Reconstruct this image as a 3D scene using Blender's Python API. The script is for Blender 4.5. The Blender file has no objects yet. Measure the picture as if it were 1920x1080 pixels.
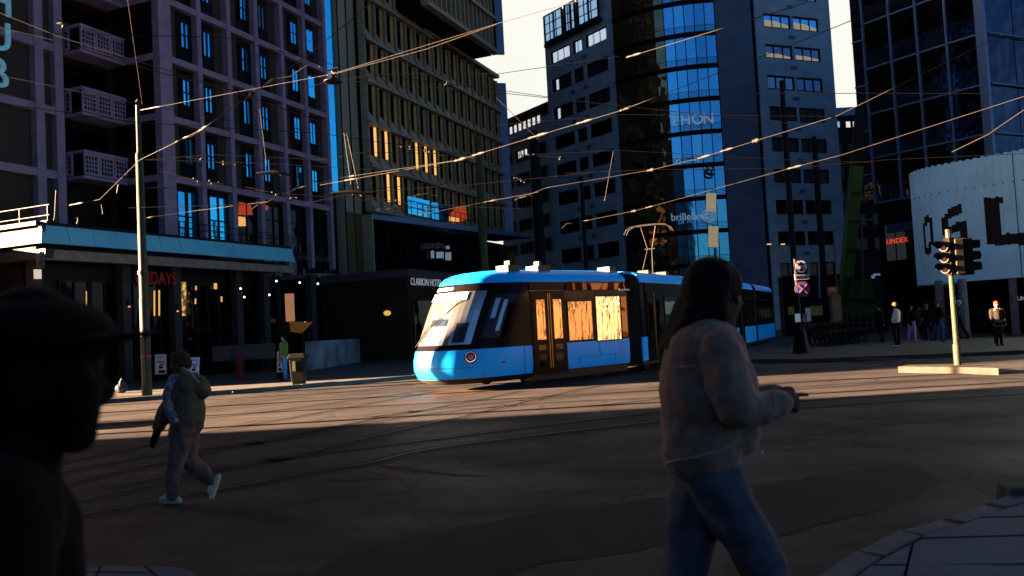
import bpy, bmesh, math, random
from mathutils import Vector, Matrix
random.seed(7)
S = bpy.context.scene
COL = S.collection
SUN_E=132.0; SKY_E=.070; HAZE=1.0
# ------------------------------------------------------------------ camera model
FPX = 1600.0; EYE = 1.65
_p = math.atan(75/1600); _r = 0.053
_R0 = Vector((1,0,0)); FW = Vector((0,math.cos(_p),math.sin(_p))); _U0 = Vector((0,-math.sin(_p),math.cos(_p)))
CR = math.cos(_r)*_R0 - math.sin(_r)*_U0; CU = math.sin(_r)*_R0 + math.cos(_r)*_U0
CAM = Vector((0,0,EYE))
def ray(x,y): return FW + CR*((x-960)/FPX) - CU*((y-540)/FPX)
def at(x,y,Y): d = ray(x,y); return CAM + d*(Y/d.y)          # world point seen at photo pixel, at depth Y
def atz(x,y,z): d = ray(x,y); return CAM + d*((z-EYE)/d.z)   # world point seen at photo pixel, at height z
# ------------------------------------------------------------------ materials
def nt(m): m.use_nodes = True; return m.node_tree
def mat(name, col, rough=0.7, metal=0.0, var=0.25, scale=3.0, bump=0.0, bscale=40.0, col2=None, coat=0.0, spec=0.12, sheen=0.0, emit=None, estr=0.0, stretch=None):
    m = bpy.data.materials.new(name); t = nt(m); N = t.nodes; L = t.links
    b = N['Principled BSDF']; b.inputs['Roughness'].default_value = rough; b.inputs['Metallic'].default_value = metal
    b.inputs['Specular IOR Level'].default_value = spec
    b.inputs['Coat Weight'].default_value = coat
    if sheen: b.inputs['Sheen Weight'].default_value = sheen
    c2 = col2 or tuple(c*(1-var) for c in col)
    tc = N.new('ShaderNodeTexCoord'); nz = N.new('ShaderNodeTexNoise'); nz.inputs['Scale'].default_value = scale; nz.inputs['Detail'].default_value = 6
    src = tc.outputs['Object']
    if stretch:
        mp = N.new('ShaderNodeMapping'); mp.inputs['Scale'].default_value = stretch; L.new(src, mp.inputs['Vector']); src = mp.outputs['Vector']
    L.new(src, nz.inputs['Vector'])
    rp = N.new('ShaderNodeValToRGB'); rp.color_ramp.elements[0].position = 0.36; rp.color_ramp.elements[1].position = 0.64
    rp.color_ramp.elements[0].color = (*c2,1); rp.color_ramp.elements[1].color = (*col,1)
    L.new(nz.outputs['Fac'], rp.inputs['Fac']); L.new(rp.outputs['Color'], b.inputs['Base Color'])
    if rough > 0.12:
        mr = N.new('ShaderNodeMapRange'); mr.inputs['To Min'].default_value = rough*0.85; mr.inputs['To Max'].default_value = min(1,rough*1.15)
        L.new(nz.outputs['Fac'], mr.inputs['Value']); L.new(mr.outputs['Result'], b.inputs['Roughness'])
    if bump:
        n2 = N.new('ShaderNodeTexNoise'); n2.inputs['Scale'].default_value = bscale; n2.inputs['Detail'].default_value = 4
        L.new(src, n2.inputs['Vector']); bp = N.new('ShaderNodeBump'); bp.inputs['Strength'].default_value = bump; bp.inputs['Distance'].default_value = 0.02
        L.new(n2.outputs['Fac'], bp.inputs['Height']); L.new(bp.outputs['Normal'], b.inputs['Normal'])
    if emit: b.inputs['Emission Color'].default_value = (*emit,1); b.inputs['Emission Strength'].default_value = estr
    return m
def glass(name, col, wav=0.004, wscale=.8, rough=0.03, metal=0.9, st=None):
    """coated, reflecting window glass with slightly wavy panes"""
    m = bpy.data.materials.new(name); t = nt(m); N = t.nodes; L = t.links; b = N['Principled BSDF']
    b.inputs['Metallic'].default_value = metal; b.inputs['Roughness'].default_value = rough
    oi = N.new('ShaderNodeObjectInfo'); rc = N.new('ShaderNodeValToRGB'); rc.color_ramp.elements[0].color = (col[0]*.6+.02,col[1]*.66,col[2]*.74,1); rc.color_ramp.elements[1].color = (min(1,col[0]*1.25),min(1,col[1]*1.08),col[2],1)
    L.new(oi.outputs['Random'], rc.inputs['Fac']); L.new(rc.outputs['Color'], b.inputs['Base Color'])
    tc = N.new('ShaderNodeTexCoord'); nz = N.new('ShaderNodeTexNoise'); nz.inputs['Scale'].default_value = wscale; nz.inputs['Detail'].default_value = 1
    src = tc.outputs['Object']
    if st: g_ = N.new('ShaderNodeMapping'); g_.inputs['Scale'].default_value = st; L.new(src, g_.inputs['Vector']); src = g_.outputs['Vector']; nz.inputs['Detail'].default_value = 3
    L.new(src, nz.inputs['Vector']); bp = N.new('ShaderNodeBump'); bp.inputs['Strength'].default_value = 1.0; bp.inputs['Distance'].default_value = wav
    L.new(nz.outputs['Fac'], bp.inputs['Height']); L.new(bp.outputs['Normal'], b.inputs['Normal'])
    return m
def brick(name, c1, c2, mortar, scale=1.0, rough=0.85):
    m = bpy.data.materials.new(name); t = nt(m); N = t.nodes; L = t.links; b = N['Principled BSDF']; b.inputs['Roughness'].default_value = rough
    tc = N.new('ShaderNodeTexCoord'); sp = N.new('ShaderNodeSeparateXYZ'); ad = N.new('ShaderNodeMath'); ad.operation='ADD'; cb = N.new('ShaderNodeCombineXYZ')
    L.new(tc.outputs['Object'], sp.inputs[0]); L.new(sp.outputs['X'], ad.inputs[0]); L.new(sp.outputs['Y'], ad.inputs[1])
    L.new(ad.outputs[0], cb.inputs['X']); L.new(sp.outputs['Z'], cb.inputs['Y'])
    br = N.new('ShaderNodeTexBrick'); br.inputs['Scale'].default_value = scale; br.inputs['Color1'].default_value=(*c1,1); br.inputs['Color2'].default_value=(*c2,1); br.inputs['Mortar'].default_value=(*mortar,1)
    br.inputs['Brick Width'].default_value=.5; br.inputs['Row Height'].default_value=.16; br.inputs['Mortar Size'].default_value=.012
    L.new(cb.outputs[0], br.inputs['Vector']); L.new(br.outputs['Color'], b.inputs['Base Color']); return m
M = {}
M['stone_lilac'] = mat('stone_lilac', (.33,.215,.29), .8, scale=1.5, var=.22, bump=.2)
M['brick_brown'] = brick('brick_brown', (.040,.020,.013), (.052,.027,.016), (.02,.012,.01), 2.2)
M['dark_panel'] = mat('dark_panel', (.012,.006,.005), .55)
M['near_black'] = mat('near_black', (.007,.003,.003), .6)
M['dark_metal'] = mat('dark_metal', (.02,.014,.014), .4, .6)
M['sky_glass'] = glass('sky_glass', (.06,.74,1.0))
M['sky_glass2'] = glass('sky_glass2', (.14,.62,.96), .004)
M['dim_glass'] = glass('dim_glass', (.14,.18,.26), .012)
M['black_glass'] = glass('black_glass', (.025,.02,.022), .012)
M['teal_metal'] = mat('teal_metal', (.12,.42,.52), .4, .15, var=.12, scale=.8)
M['white_metal'] = mat('white_metal', (.026,.0235,.020), .5, var=.1)
M['beige_beam'] = mat('beige_beam', (.20,.15,.12), .7, var=.3)
M['grey_panel'] = mat('grey_panel', (.33,.29,.20), .6, var=.15, scale=.6, stretch=(1,1,.2))
M['gold_frame'] = mat('gold_frame', (.42,.33,.22), .5, .2, var=.15)
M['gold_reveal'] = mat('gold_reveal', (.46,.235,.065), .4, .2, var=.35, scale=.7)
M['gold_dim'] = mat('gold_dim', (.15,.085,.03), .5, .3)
M['lit_gold'] = mat('lit_gold', (.6,.35,.1), .5, emit=(1,.52,.13), estr=1.1, scale=.8)
M['thon_stone'] = mat('thon_stone', (.38,.45,.53), .7, var=.22, scale=.5, stretch=(1,1,2.2), bump=.1)
M['thon_stone2'] = mat('thon_stone2', (.11,.15,.23), .7, var=.2, scale=.6)
M['office_frame'] = mat('office_frame', (.14,.20,.32), .45, .4, var=.1)
M['office_glass'] = glass('office_glass', (.035,.055,.11), .02, metal=.8)
M['office_spandrel'] = mat('office_spandrel', (.03,.032,.055), .35, .3, var=.2, scale=.7)
M['fin_white'] = mat('fin_white', (.42,.76,1.0), .5, .0, var=.12, scale=.9)
M['fin_dark'] = mat('fin_dark', (.015,.010,.012), .6)
M['post_white'] = mat('post_white', (.17,.16,.19), .7, var=.45, scale=6)
M['asph_dark'] = mat('asph_dark', (.029,.024,.026), .85, var=.35, scale=1.5, bump=.3, bscale=60)
M['rail'] = mat('rail', (.09,.08,.075), .5, .4, var=.3)
M['groove'] = mat('groove', (.006,.004,.004), .8)
M['kerb'] = mat('kerb', (.085,.075,.066), .85, var=.35, scale=4, bump=.4)
M['pave'] = mat('pave', (.085,.08,.083), .8, var=.3, scale=1.4, bump=.3)
M['slab'] = mat('slab', (.085,.11,.15), .8, var=.3, scale=2.5, bump=.5, bscale=30)
M['pole_green'] = mat('pole_green', (.038,.044,.027), .55, var=.25, scale=5)
M['pole_olive'] = mat('pole_olive', (.05,.05,.025), .6, var=.3)
M['pole_dark'] = mat('pole_dark', (.010,.008,.007), .6)
M['wire'] = mat('wire', (.020,.015,.0115), .6, .0, var=.2)
M['wire_dark'] = mat('wire_dark', (.02,.014,.014), .6)
M['insul'] = mat('insul', (.035,.027,.021), .5, var=.2)
M['tram_blue'] = mat('tram_blue', (.006,.35,.98), .38, .0, var=.05, scale=.5, coat=.06, spec=.2, emit=(.0,.30,1), estr=.09)  # slight self-glow stands in for light on the shaded side
M['tram_black'] = mat('tram_black', (.008,.006,.007), .2, .0, coat=.0, var=.2, spec=.06)
M['tram_skirt'] = mat('tram_skirt', (.05,.035,.02), .6)
M['tram_glass'] = glass('tram_glass', (.50,.36,.20), .030, 1.3, metal=.95, st=(3.2,3.2,.7))
M['tram_glass_b'] = glass('tram_glass_b', (.95,.88,.72), .030, 1.2, metal=.95, st=(3.0,3.0,.8))
M['tram_glass2'] = glass('tram_glass2', (.06,.05,.05), .02)
M['windscreen'] = glass('windscreen', (.55,.60,.60), .015, .8, metal=.9)
M['rubber'] = mat('rubber', (.012,.009,.009), .7)
M['off_white'] = mat('off_white', (.055,.051,.045), .5, var=.08)
M['sign_white'] = mat('sign_white', (.55,.60,.68), .5, var=.05)
M['red'] = mat('red', (.45,.02,.015), .5)
M['sign_blue'] = mat('sign_blue', (.05,.14,.55), .5)
M['black'] = mat('black', (.006,.004,.004), .7)
M['red_text'] = mat('red_text', (.16,.012,.006), .5, emit=(1,.06,.02), estr=.03)
M['lindex_red'] = mat('lindex_red', (.8,.05,.02), .5, emit=(1,.06,.03), estr=.9)
M['text_white'] = mat('text_white', (.7,.7,.7), .5, emit=(.9,.9,1), estr=.22)
M['sign_teal'] = mat('sign_teal', (.22,.50,.60), .4, emit=(.3,.75,.9), estr=.12)
M['crane_green'] = mat('crane_green', (.06,.115,.012), .5, var=.4, scale=1.2)
M['bulb_warm'] = mat('bulb_warm', (1,.6,.3), .5, emit=(1,.45,.18), estr=2.0)
M['bulb_white'] = mat('bulb_white', (1,1,1), .5, emit=(1,.9,.75), estr=4.0)
M['yellow_wall'] = brick('yellow_wall', (.050,.032,.016), (.066,.043,.021), (.03,.018,.01), 1.2)
M['bin'] = mat('bin', (.010,.010,.007), .5, .0)
M['marble'] = mat('marble', (.34,.32,.36), .45, col2=(.12,.11,.14), scale=.9)
M['poster'] = mat('poster', (.5,.5,.55), .6, col2=(.15,.14,.2), scale=5)
M['plastic_bag'] = mat('plastic_bag', (.06,.06,.075), .35, var=.5, scale=8)

M['column_grey']=mat('column_grey',(.040,.032,.034),.7)
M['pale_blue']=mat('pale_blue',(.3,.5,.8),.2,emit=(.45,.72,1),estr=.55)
M['reflect_bronze']=glass('reflect_bronze',(.22,.17,.10),.05)
M['sign_thon']=mat('sign_thon',(.35,.45,.6),.4,emit=(.5,.7,1),estr=.22)
M['tram_glass3']=glass('tram_glass3',(.13,.08,.04),.03,metal=.9)
M['rubber_b']=mat('rubber_b',(.035,.026,.022),.6)
M['red_dim']=mat('red_dim',(.10,.01,.008),.5)
M['rust_red']=mat('rust_red',(.28,.05,.03),.5)

# asphalt of the square: patchy, worn, fine aggregate
def asphalt():
    m = bpy.data.materials.new('asphalt'); t = nt(m); N = t.nodes; L = t.links; b = N['Principled BSDF']
    tc = N.new('ShaderNodeTexCoord')
    def noise(sc, det=6, vec=None, mp=None):
        n = N.new('ShaderNodeTexNoise'); n.inputs['Scale'].default_value=sc; n.inputs['Detail'].default_value=det
        if mp:
            g = N.new('ShaderNodeMapping'); g.inputs['Scale'].default_value = mp; g.inputs['Rotation'].default_value=(0,0,.25); L.new(tc.outputs['Object'], g.inputs['Vector']); L.new(g.outputs[0], n.inputs['Vector'])
        else: L.new(tc.outputs['Object'], n.inputs['Vector'])
        return n.outputs['Fac']
    def ramp(f,a,b_,c1,c2):
        r = N.new('ShaderNodeValToRGB'); r.color_ramp.elements[0].position=a; r.color_ramp.elements[1].position=b_
        r.color_ramp.elements[0].color=(*c1,1); r.color_ramp.elements[1].color=(*c2,1); L.new(f, r.inputs['Fac']); return r.outputs['Color']
    base = ramp(noise(.22,5,mp=(.45,1,1)), .35,.65,(.030,.0245,.0265),(.053,.043,.042))
    grit = ramp(noise(26,3), .3,.75,(.62,.62,.62),(1.35,1.3,1.25))
    wear = ramp(noise(1.3,8,mp=(.5,2.2,1)), .38,.62,(.72,.72,.74),(1.12,1.1,1.08))
    spk = ramp(noise(120,2), .62,.78,(1,1,1),(2.6,2.3,2.0))
    def mul(a,b_):
        x = N.new('ShaderNodeMix'); x.data_type='RGBA'; x.blend_type='MULTIPLY'; x.inputs['Factor'].default_value=1; L.new(a,x.inputs['A']); L.new(b_,x.inputs['B']); return x.outputs['Result']
    vo = N.new('ShaderNodeTexVoronoi'); vo.feature='DISTANCE_TO_EDGE'; vo.inputs['Scale'].default_value=.42
    dn = N.new('ShaderNodeTexNoise'); dn.inputs['Scale'].default_value=2.2; dn.inputs['Detail'].default_value=5; va=N.new('ShaderNodeVectorMath'); va.operation='MULTIPLY_ADD'; va.inputs[1].default_value=(.9,.9,0)
    L.new(tc.outputs['Object'],dn.inputs['Vector']); L.new(dn.outputs['Color'],va.inputs[0]); L.new(tc.outputs['Object'],va.inputs[2]); L.new(va.outputs[0],vo.inputs['Vector'])
    crack = ramp(vo.outputs['Distance'], .004,.016,(.35,.33,.33),(1,1,1))
    pa = N.new('ShaderNodeTexVoronoi'); pa.inputs['Scale'].default_value=.16; L.new(va.outputs[0],pa.inputs['Vector'])
    patch_ = ramp(pa.outputs['Color'], .25,.75,(.74,.74,.77),(1.12,1.1,1.08))
    L.new(mul(mul(mul(mul(mul(base,grit),wear),spk),crack),patch_), b.inputs['Base Color'])
    r = ramp(noise(.6,5), .35,.65,(.6,)*3,(.85,)*3); L.new(r, b.inputs['Roughness']); b.inputs['Specular IOR Level'].default_value=.14
    bp = N.new('ShaderNodeBump'); bp.inputs['Strength'].default_value=.5; bp.inputs['Distance'].default_value=.012; L.new(noise(55,4), bp.inputs['Height']); L.new(bp.outputs[0], b.inputs['Normal'])
    return m
M['asphalt'] = asphalt()

# ------------------------------------------------------------------ object helpers
def tag(o, label=None, cat=None, group=None, kind=None):
    if label: o['label'] = label
    if cat: o['category'] = cat
    if group: o['group'] = group
    if kind: o['kind'] = kind
    return o
def thing(name, label, cat, loc=(0,0,0), rz=0, group=None):
    o = bpy.data.objects.new(name, None); COL.objects.link(o); o.location = loc; o.rotation_euler = (0,0,rz)
    o.empty_display_size = .2
    return tag(o, label, cat, group)
def world_of(o):
    m = Matrix.Identity(4)
    while o is not None:
        m = (Matrix.Translation(o.location) @ o.rotation_euler.to_matrix().to_4x4()) @ m; o = o.parent
    return m
def copy_tree(o, parent=None):
    c = o.copy(); COL.objects.link(c); c.parent = parent
    for ch in list(o.children): copy_tree(ch, c)
    return c
class Fr:
    """a facade frame: origin p, s along direction ang (deg right of +Y), d outwards, z up"""
    def __init__(s, p, ang):
        a = math.radians(ang); s.p = Vector((p[0],p[1],p[2] if len(p)>2 else 0)); s.u = Vector((math.sin(a),math.cos(a),0)); s.n = Vector((s.u.y,-s.u.x,0)); s.ang=ang
    def w(s, a, d, z): return s.p + s.u*a + s.n*d + Vector((0,0,z))
    def hit(s, x, y, d=0):
        r = ray(x,y); o = s.p + s.n*d; t = ((o-CAM).dot(s.n))/r.dot(s.n); P = CAM + r*t; return (P-o).dot(s.u), P.z
WF = Fr((0,0,0), 90)   # s = +X, d = -Y
class MB:
    def __init__(s): s.v=[]; s.f=[]; s.m=[]; s.sm=[]
    def add(s, vs, fs, m=0, sm=False):
        o=len(s.v); s.v += [Vector(v) for v in vs]
        for f in fs: s.f.append([i+o for i in f]); s.m.append(m); s.sm.append(sm)
    def quad(s,a,b,c,d,m=0): s.add([a,b,c,d],[(0,1,2,3)],m)
    def box(s, fr, s0,s1,d0,d1,z0,z1,m=0):
        P=[fr.w(a,d,z) for z in (z0,z1) for d in (d0,d1) for a in (s0,s1)]
        s.add(P,[(0,1,3,2),(4,6,7,5),(0,4,5,1),(1,5,7,3),(3,7,6,2),(2,6,4,0)],m)
    def hull(s, bot, top, m=0):
        n=len(bot); s.add(list(bot)+list(top), [tuple(range(n))[::-1], tuple(range(n,2*n))]+[(i,(i+1)%n,n+(i+1)%n,n+i) for i in range(n)], m)
    def tube(s, pts, r, seg=8, m=0, cap=True, sm=True):
        pts=[Vector(p) for p in pts]; rs = r if isinstance(r,(list,tuple)) else [r]*len(pts); n=len(pts); vs=[]; up=None
        for i,p in enumerate(pts):
            t=(pts[min(i+1,n-1)]-pts[max(i-1,0)]).normalized()
            if up is None: up = Vector((0,0,1)) if abs(t.z)<.9 else Vector((1,0,0))
            a=t.cross(up).normalized(); b=a.cross(t).normalized(); up=b
            for k in range(seg):
                q=2*math.pi*k/seg; vs.append(p+(a*math.cos(q)+b*math.sin(q))*rs[i])
        fs=[(i*seg+k,i*seg+(k+1)%seg,(i+1)*seg+(k+1)%seg,(i+1)*seg+k) for i in range(n-1) for k in range(seg)]
        s.add(vs,fs,m,sm)
        if cap: s.add(vs[:seg],[tuple(range(seg))[::-1]],m); s.add(vs[-seg:],[tuple(range(seg))],m)
    def disc(s, c, n, r, th=.02, seg=24, m=0):
        c=Vector(c); n=Vector(n).normalized(); s.tube([c-n*th/2,c+n*th/2], r, seg, m, sm=False)
    def lathe(s, c, prof, seg=16, m=0, sm=True):
        c=Vector(c); vs=[c+Vector((r*math.cos(2*math.pi*k/seg), r*math.sin(2*math.pi*k/seg), z)) for r,z in prof for k in range(seg)]
        fs=[(i*seg+k,i*seg+(k+1)%seg,(i+1)*seg+(k+1)%seg,(i+1)*seg+k) for i in range(len(prof)-1) for k in range(seg)]
        s.add(vs,fs,m,sm)
    def ball(s, c, r, seg=10, m=0):
        c=Vector(c); r = r if isinstance(r,(tuple,list)) else (r,r,r); vs=[]; n=seg//2+1
        for i in range(n+1):
            t=math.pi*i/n
            for k in range(seg):
                q=2*math.pi*k/seg; vs.append(c+Vector((r[0]*math.sin(t)*math.cos(q), r[1]*math.sin(t)*math.sin(q), r[2]*math.cos(t))))
        s.add(vs,[(i*seg+k,i*seg+(k+1)%seg,(i+1)*seg+(k+1)%seg,(i+1)*seg+k) for i in range(n) for k in range(seg)],m,True)
    def build(s, name, mats, parent=None, bevel=0):
        me=bpy.data.meshes.new(name)
        vs = s.v
        if parent is not None:
            inv = world_of(parent).inverted(); vs=[inv@v for v in s.v]
        me.from_pydata([tuple(v) for v in vs],[],s.f)
        if not isinstance(mats,(list,tuple)): mats=[mats]
        for x in mats: me.materials.append(M[x] if isinstance(x,str) else x)
        for p,mi,sm in zip(me.polygons,s.m,s.sm): p.material_index=mi; p.use_smooth=sm
        bm=bmesh.new(); bm.from_mesh(me); bmesh.ops.remove_doubles(bm,verts=bm.verts,dist=1e-6) if False else None
        bmesh.ops.recalc_face_normals(bm,faces=bm.faces); bm.to_mesh(me); bm.free()
        o=bpy.data.objects.new(name,me); COL.objects.link(o); o.parent=parent
        if bevel:
            b=o.modifiers.new('bevel','BEVEL'); b.width=bevel; b.segments=2; b.limit_method='ANGLE'
        return o
def struct(o): o['kind']='structure'; return o
def text_mesh(body, size, P, u, up, name, m, parent, extr=.01, space=1.0, sx=1.0, bold=0.0, align='LEFT'):
    """lettering standing on a surface: baseline start P, direction u, up vector"""
    cu=bpy.data.curves.new('lettering','FONT'); cu.body=body; cu.size=size; cu.extrude=extr; cu.space_character=space; cu.offset=bold; cu.align_x=align
    t=bpy.data.objects.new('tmp',cu); COL.objects.link(t); dg=bpy.context.evaluated_depsgraph_get(); me=bpy.data.meshes.new_from_object(t.evaluated_get(dg)); bpy.data.objects.remove(t)
    u=Vector(u).normalized(); up=Vector(up).normalized(); n=u.cross(up)
    inv = world_of(parent).inverted() if parent is not None else Matrix.Identity(4)
    for v in me.vertices:
        c=v.co.copy(); v.co = inv@(Vector(P)+u*c.x*sx+up*c.y+n*c.z)
    me.materials.clear(); me.materials.append(M[m])
    o=bpy.data.objects.new(name,me); COL.objects.link(o); o.parent=parent; return o
Z=Vector((0,0,1))
# continuous figures: overlapping tapered limbs fused by a voxel remesh
def cap_mesh(bm, p1,r1,p2,r2,seg=14,fl=None):
    p1=Vector(p1);p2=Vector(p2); t=(p2-p1); L=t.length; t=t.normalized() if L>1e-6 else Vector((0,0,1))
    up=Vector((0,0,1)) if abs(t.z)<.9 else Vector((0,1,0)); a=t.cross(up).normalized(); b=a.cross(t).normalized(); rings=[]
    for k in range(1,5): q=math.pi/2*(1-k/4); rings.append((p1-t*r1*math.sin(q), r1*math.cos(q)))
    for k in range(1,4): rings.append((p1+t*L*k/4, r1+(r2-r1)*k/4))
    for k in range(0,4): q=math.pi/2*k/4; rings.append((p2+t*r2*math.sin(q), r2*math.cos(q)))
    prev=None; first=bm.verts.new(p1-t*r1); last=bm.verts.new(p2+t*r2)
    for c,r in rings:
        ring=[]
        for k in range(seg):
            o=(a*math.cos(2*math.pi*k/seg)+b*math.sin(2*math.pi*k/seg))*r
            if fl: f=Vector(fl[0]).normalized(); o=o-f*(o.dot(f))*(1-fl[1])
            ring.append(bm.verts.new(c+o))
        if prev:
            for k in range(seg): bm.faces.new((prev[k],prev[(k+1)%seg],ring[(k+1)%seg],ring[k]))
        else:
            for k in range(seg): bm.faces.new((first,ring[(k+1)%seg],ring[k]))
        prev=ring
    for k in range(seg): bm.faces.new((last,prev[k],prev[(k+1)%seg]))
def ell_mesh(bm, c, r, rot=(0,0,0)):
    r0=bmesh.ops.create_icosphere(bm, subdivisions=3, radius=1.0)
    mm=Matrix.Translation(Vector(c))@(Matrix.Rotation(rot[2],4,'Z')@Matrix.Rotation(rot[1],4,'Y')@Matrix.Rotation(rot[0],4,'X'))@Matrix.Diagonal((*r,1))
    bmesh.ops.transform(bm, matrix=mm, verts=r0['verts'])
def blob(name, prims, m, parent, voxel=.015, smooth=4, disp=None):
    """prims in the parent's local coordinates: ('c',p1,r1,p2,r2[,flatten]) or ('e',centre,radii[,rot])"""
    bm=bmesh.new()
    for q in prims:
        if q[0]=='c': cap_mesh(bm,q[1],q[2],q[3],q[4],fl=q[5] if len(q)>5 else None)
        else: ell_mesh(bm,q[1],q[2],q[3] if len(q)>3 else (0,0,0))
    me=bpy.data.meshes.new(name); bm.to_mesh(me); bm.free()
    t=bpy.data.objects.new('tmp',me); COL.objects.link(t)
    r=t.modifiers.new('r','REMESH'); r.mode='VOXEL'; r.voxel_size=voxel; r.use_smooth_shade=True
    if smooth: s_=t.modifiers.new('s','SMOOTH'); s_.factor=.5; s_.iterations=smooth
    if disp:
        tx=bpy.data.textures.new('cloth_folds','CLOUDS'); tx.noise_scale=disp[0]; d=t.modifiers.new('d','DISPLACE'); d.texture=tx; d.strength=disp[1]; d.mid_level=.5; d.texture_coords='GLOBAL'
    dg=bpy.context.evaluated_depsgraph_get(); e=bpy.data.meshes.new_from_object(t.evaluated_get(dg)); bpy.data.objects.remove(t)
    e.name=name
    for p in e.polygons: p.use_smooth=True
    e.materials.clear(); e.materials.append(M[m] if isinstance(m,str) else m)
    o=bpy.data.objects.new(name,e); COL.objects.link(o); o.parent=parent; return o
M['reflection_red']=mat('reflection_red',(.3,.03,.012),.6,emit=(1,.12,.04),estr=.32,scale=1); M['glow_yellow']=mat('glow_yellow',(.6,.3,.06),.6,emit=(1,.5,.12),estr=.8)  # self-glowing colours for painted window reflections; yellow also serves interior lamps
M['kerb_near']=mat('kerb_near',(.15,.14,.145),.85,var=.35,scale=6,bump=.5)
M['asph_pale']=mat('asph_pale',(.10,.09,.088),.8,var=.25,scale=.8,bump=.3)
M['island']=mat('island',(.040,.035,.029),.85,var=.35,scale=4,bump=.4)
# ================================================================== GROUND
g=MB(); g.quad((-400,-200,0),(400,-200,0),(400,600,0),(-400,600,0)); struct(g.build('road','asphalt'))
def sheet(name, pts, z, m, thick=0.0):
    b=MB(); pts=[Vector((p[0],p[1],0)) for p in pts]
    if thick: b.hull([p+Z*(z-thick) for p in pts],[p+Z*z for p in pts])
    else: b.add([p+Z*z for p in pts],[tuple(range(len(pts)))])
    return struct(b.build(name,m))
# far pavement in front of the hotels, with its kerb
kl=[(-60,18),(-30,21.5),(-17,24.6),(-12.5,26.2),(-9.3,27.7),(-6.2,29.4),(-3.7,31.2),(-1.2,34),(1.2,40),(3,50),(6,66),(12,78)]
sheet('hotel_pavement', kl+[(12,110),(-60,110)], .11, 'pave', .2)
def kerb(name, line, side, z0=-.05, z1=.13, w=.18):
    b=MB()
    for (a,c) in zip(line,line[1:]):
        a=Vector((a[0],a[1],0)); c=Vector((c[0],c[1],0)); L=(c-a).length; n=max(1,int(L/1.1)); t=(c-a).normalized(); q=Vector((t.y,-t.x,0))*side
        for i in range(n):
            p0=a+t*(L*i/n+.006); p1=a+t*(L*(i+1)/n-.006); j=random.uniform(-.008,.008); h=z1+random.uniform(-.008,.008)
            b.hull([p0+q*j+Z*z0,p1+q*j+Z*z0,p1-q*w+Z*z0,p0-q*w+Z*z0],[p0+q*(j-.02)+Z*h,p1+q*(j-.02)+Z*h,p1-q*w+Z*h,p0-q*w+Z*h])
    return struct(b.build(name,'kerb'))
kerb('hotel_kerb', kl, 1)
# pavement on the far right, by the office block
rk=[(6.6,60),(6.9,40),(7.2,33),(8.2,29.8),(10.0,28.0),(13,27.2),(18,26.6),(30,24.6),(60,20)]
sheet('station_pavement', [(p[0],p[1]) for p in rk]+[(90,20),(90,130),(12,130)], .10, 'pave', .2)
kerb('station_kerb', rk, -1)
# worn paint / slab lines on it
for (x0,y0,x1,y1,w) in ((1615,646,1775,660,.35),(1600,672,1740,674,.25)):
    a=atz(x0,y0,.106); c=atz(x1,y1,.106); t=(c-a).normalized(); q=Vector((t.y,-t.x,0))*w/2
    sheet('paving_strip',[a+q,c+q,c-q,a-q],.107,'kerb')
# traffic island
def isl(pts,z): return [atz(x,y,z) for x,y in pts]
it=isl([(1683,687),(1790,688),(1872,690),(1869,685),(1790,682),(1700,684)],.16)
b=MB(); b.hull([Vector((p.x,p.y,-.02)) for p in it],it); tag(b.build('traffic_island','island',bevel=.02),kind='structure')
# patches in the road
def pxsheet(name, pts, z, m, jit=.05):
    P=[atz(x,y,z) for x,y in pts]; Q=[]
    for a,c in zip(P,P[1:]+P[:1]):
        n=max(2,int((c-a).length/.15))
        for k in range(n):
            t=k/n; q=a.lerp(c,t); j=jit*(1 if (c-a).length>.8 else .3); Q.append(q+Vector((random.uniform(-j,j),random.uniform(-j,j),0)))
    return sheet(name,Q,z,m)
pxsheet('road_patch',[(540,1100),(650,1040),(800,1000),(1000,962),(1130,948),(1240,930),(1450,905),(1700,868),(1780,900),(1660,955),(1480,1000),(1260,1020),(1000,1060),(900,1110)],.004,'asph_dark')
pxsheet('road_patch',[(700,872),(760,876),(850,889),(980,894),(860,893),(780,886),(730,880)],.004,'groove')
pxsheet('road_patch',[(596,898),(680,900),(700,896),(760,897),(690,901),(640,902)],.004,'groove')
pxsheet('rust_patch',[(790,741),(850,732),(940,724),(990,722),(960,731),(880,739),(820,745)],.004,mat('rust_asphalt',(.07,.036,.018),.8,var=.6,scale=1.5,bump=.3))
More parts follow.
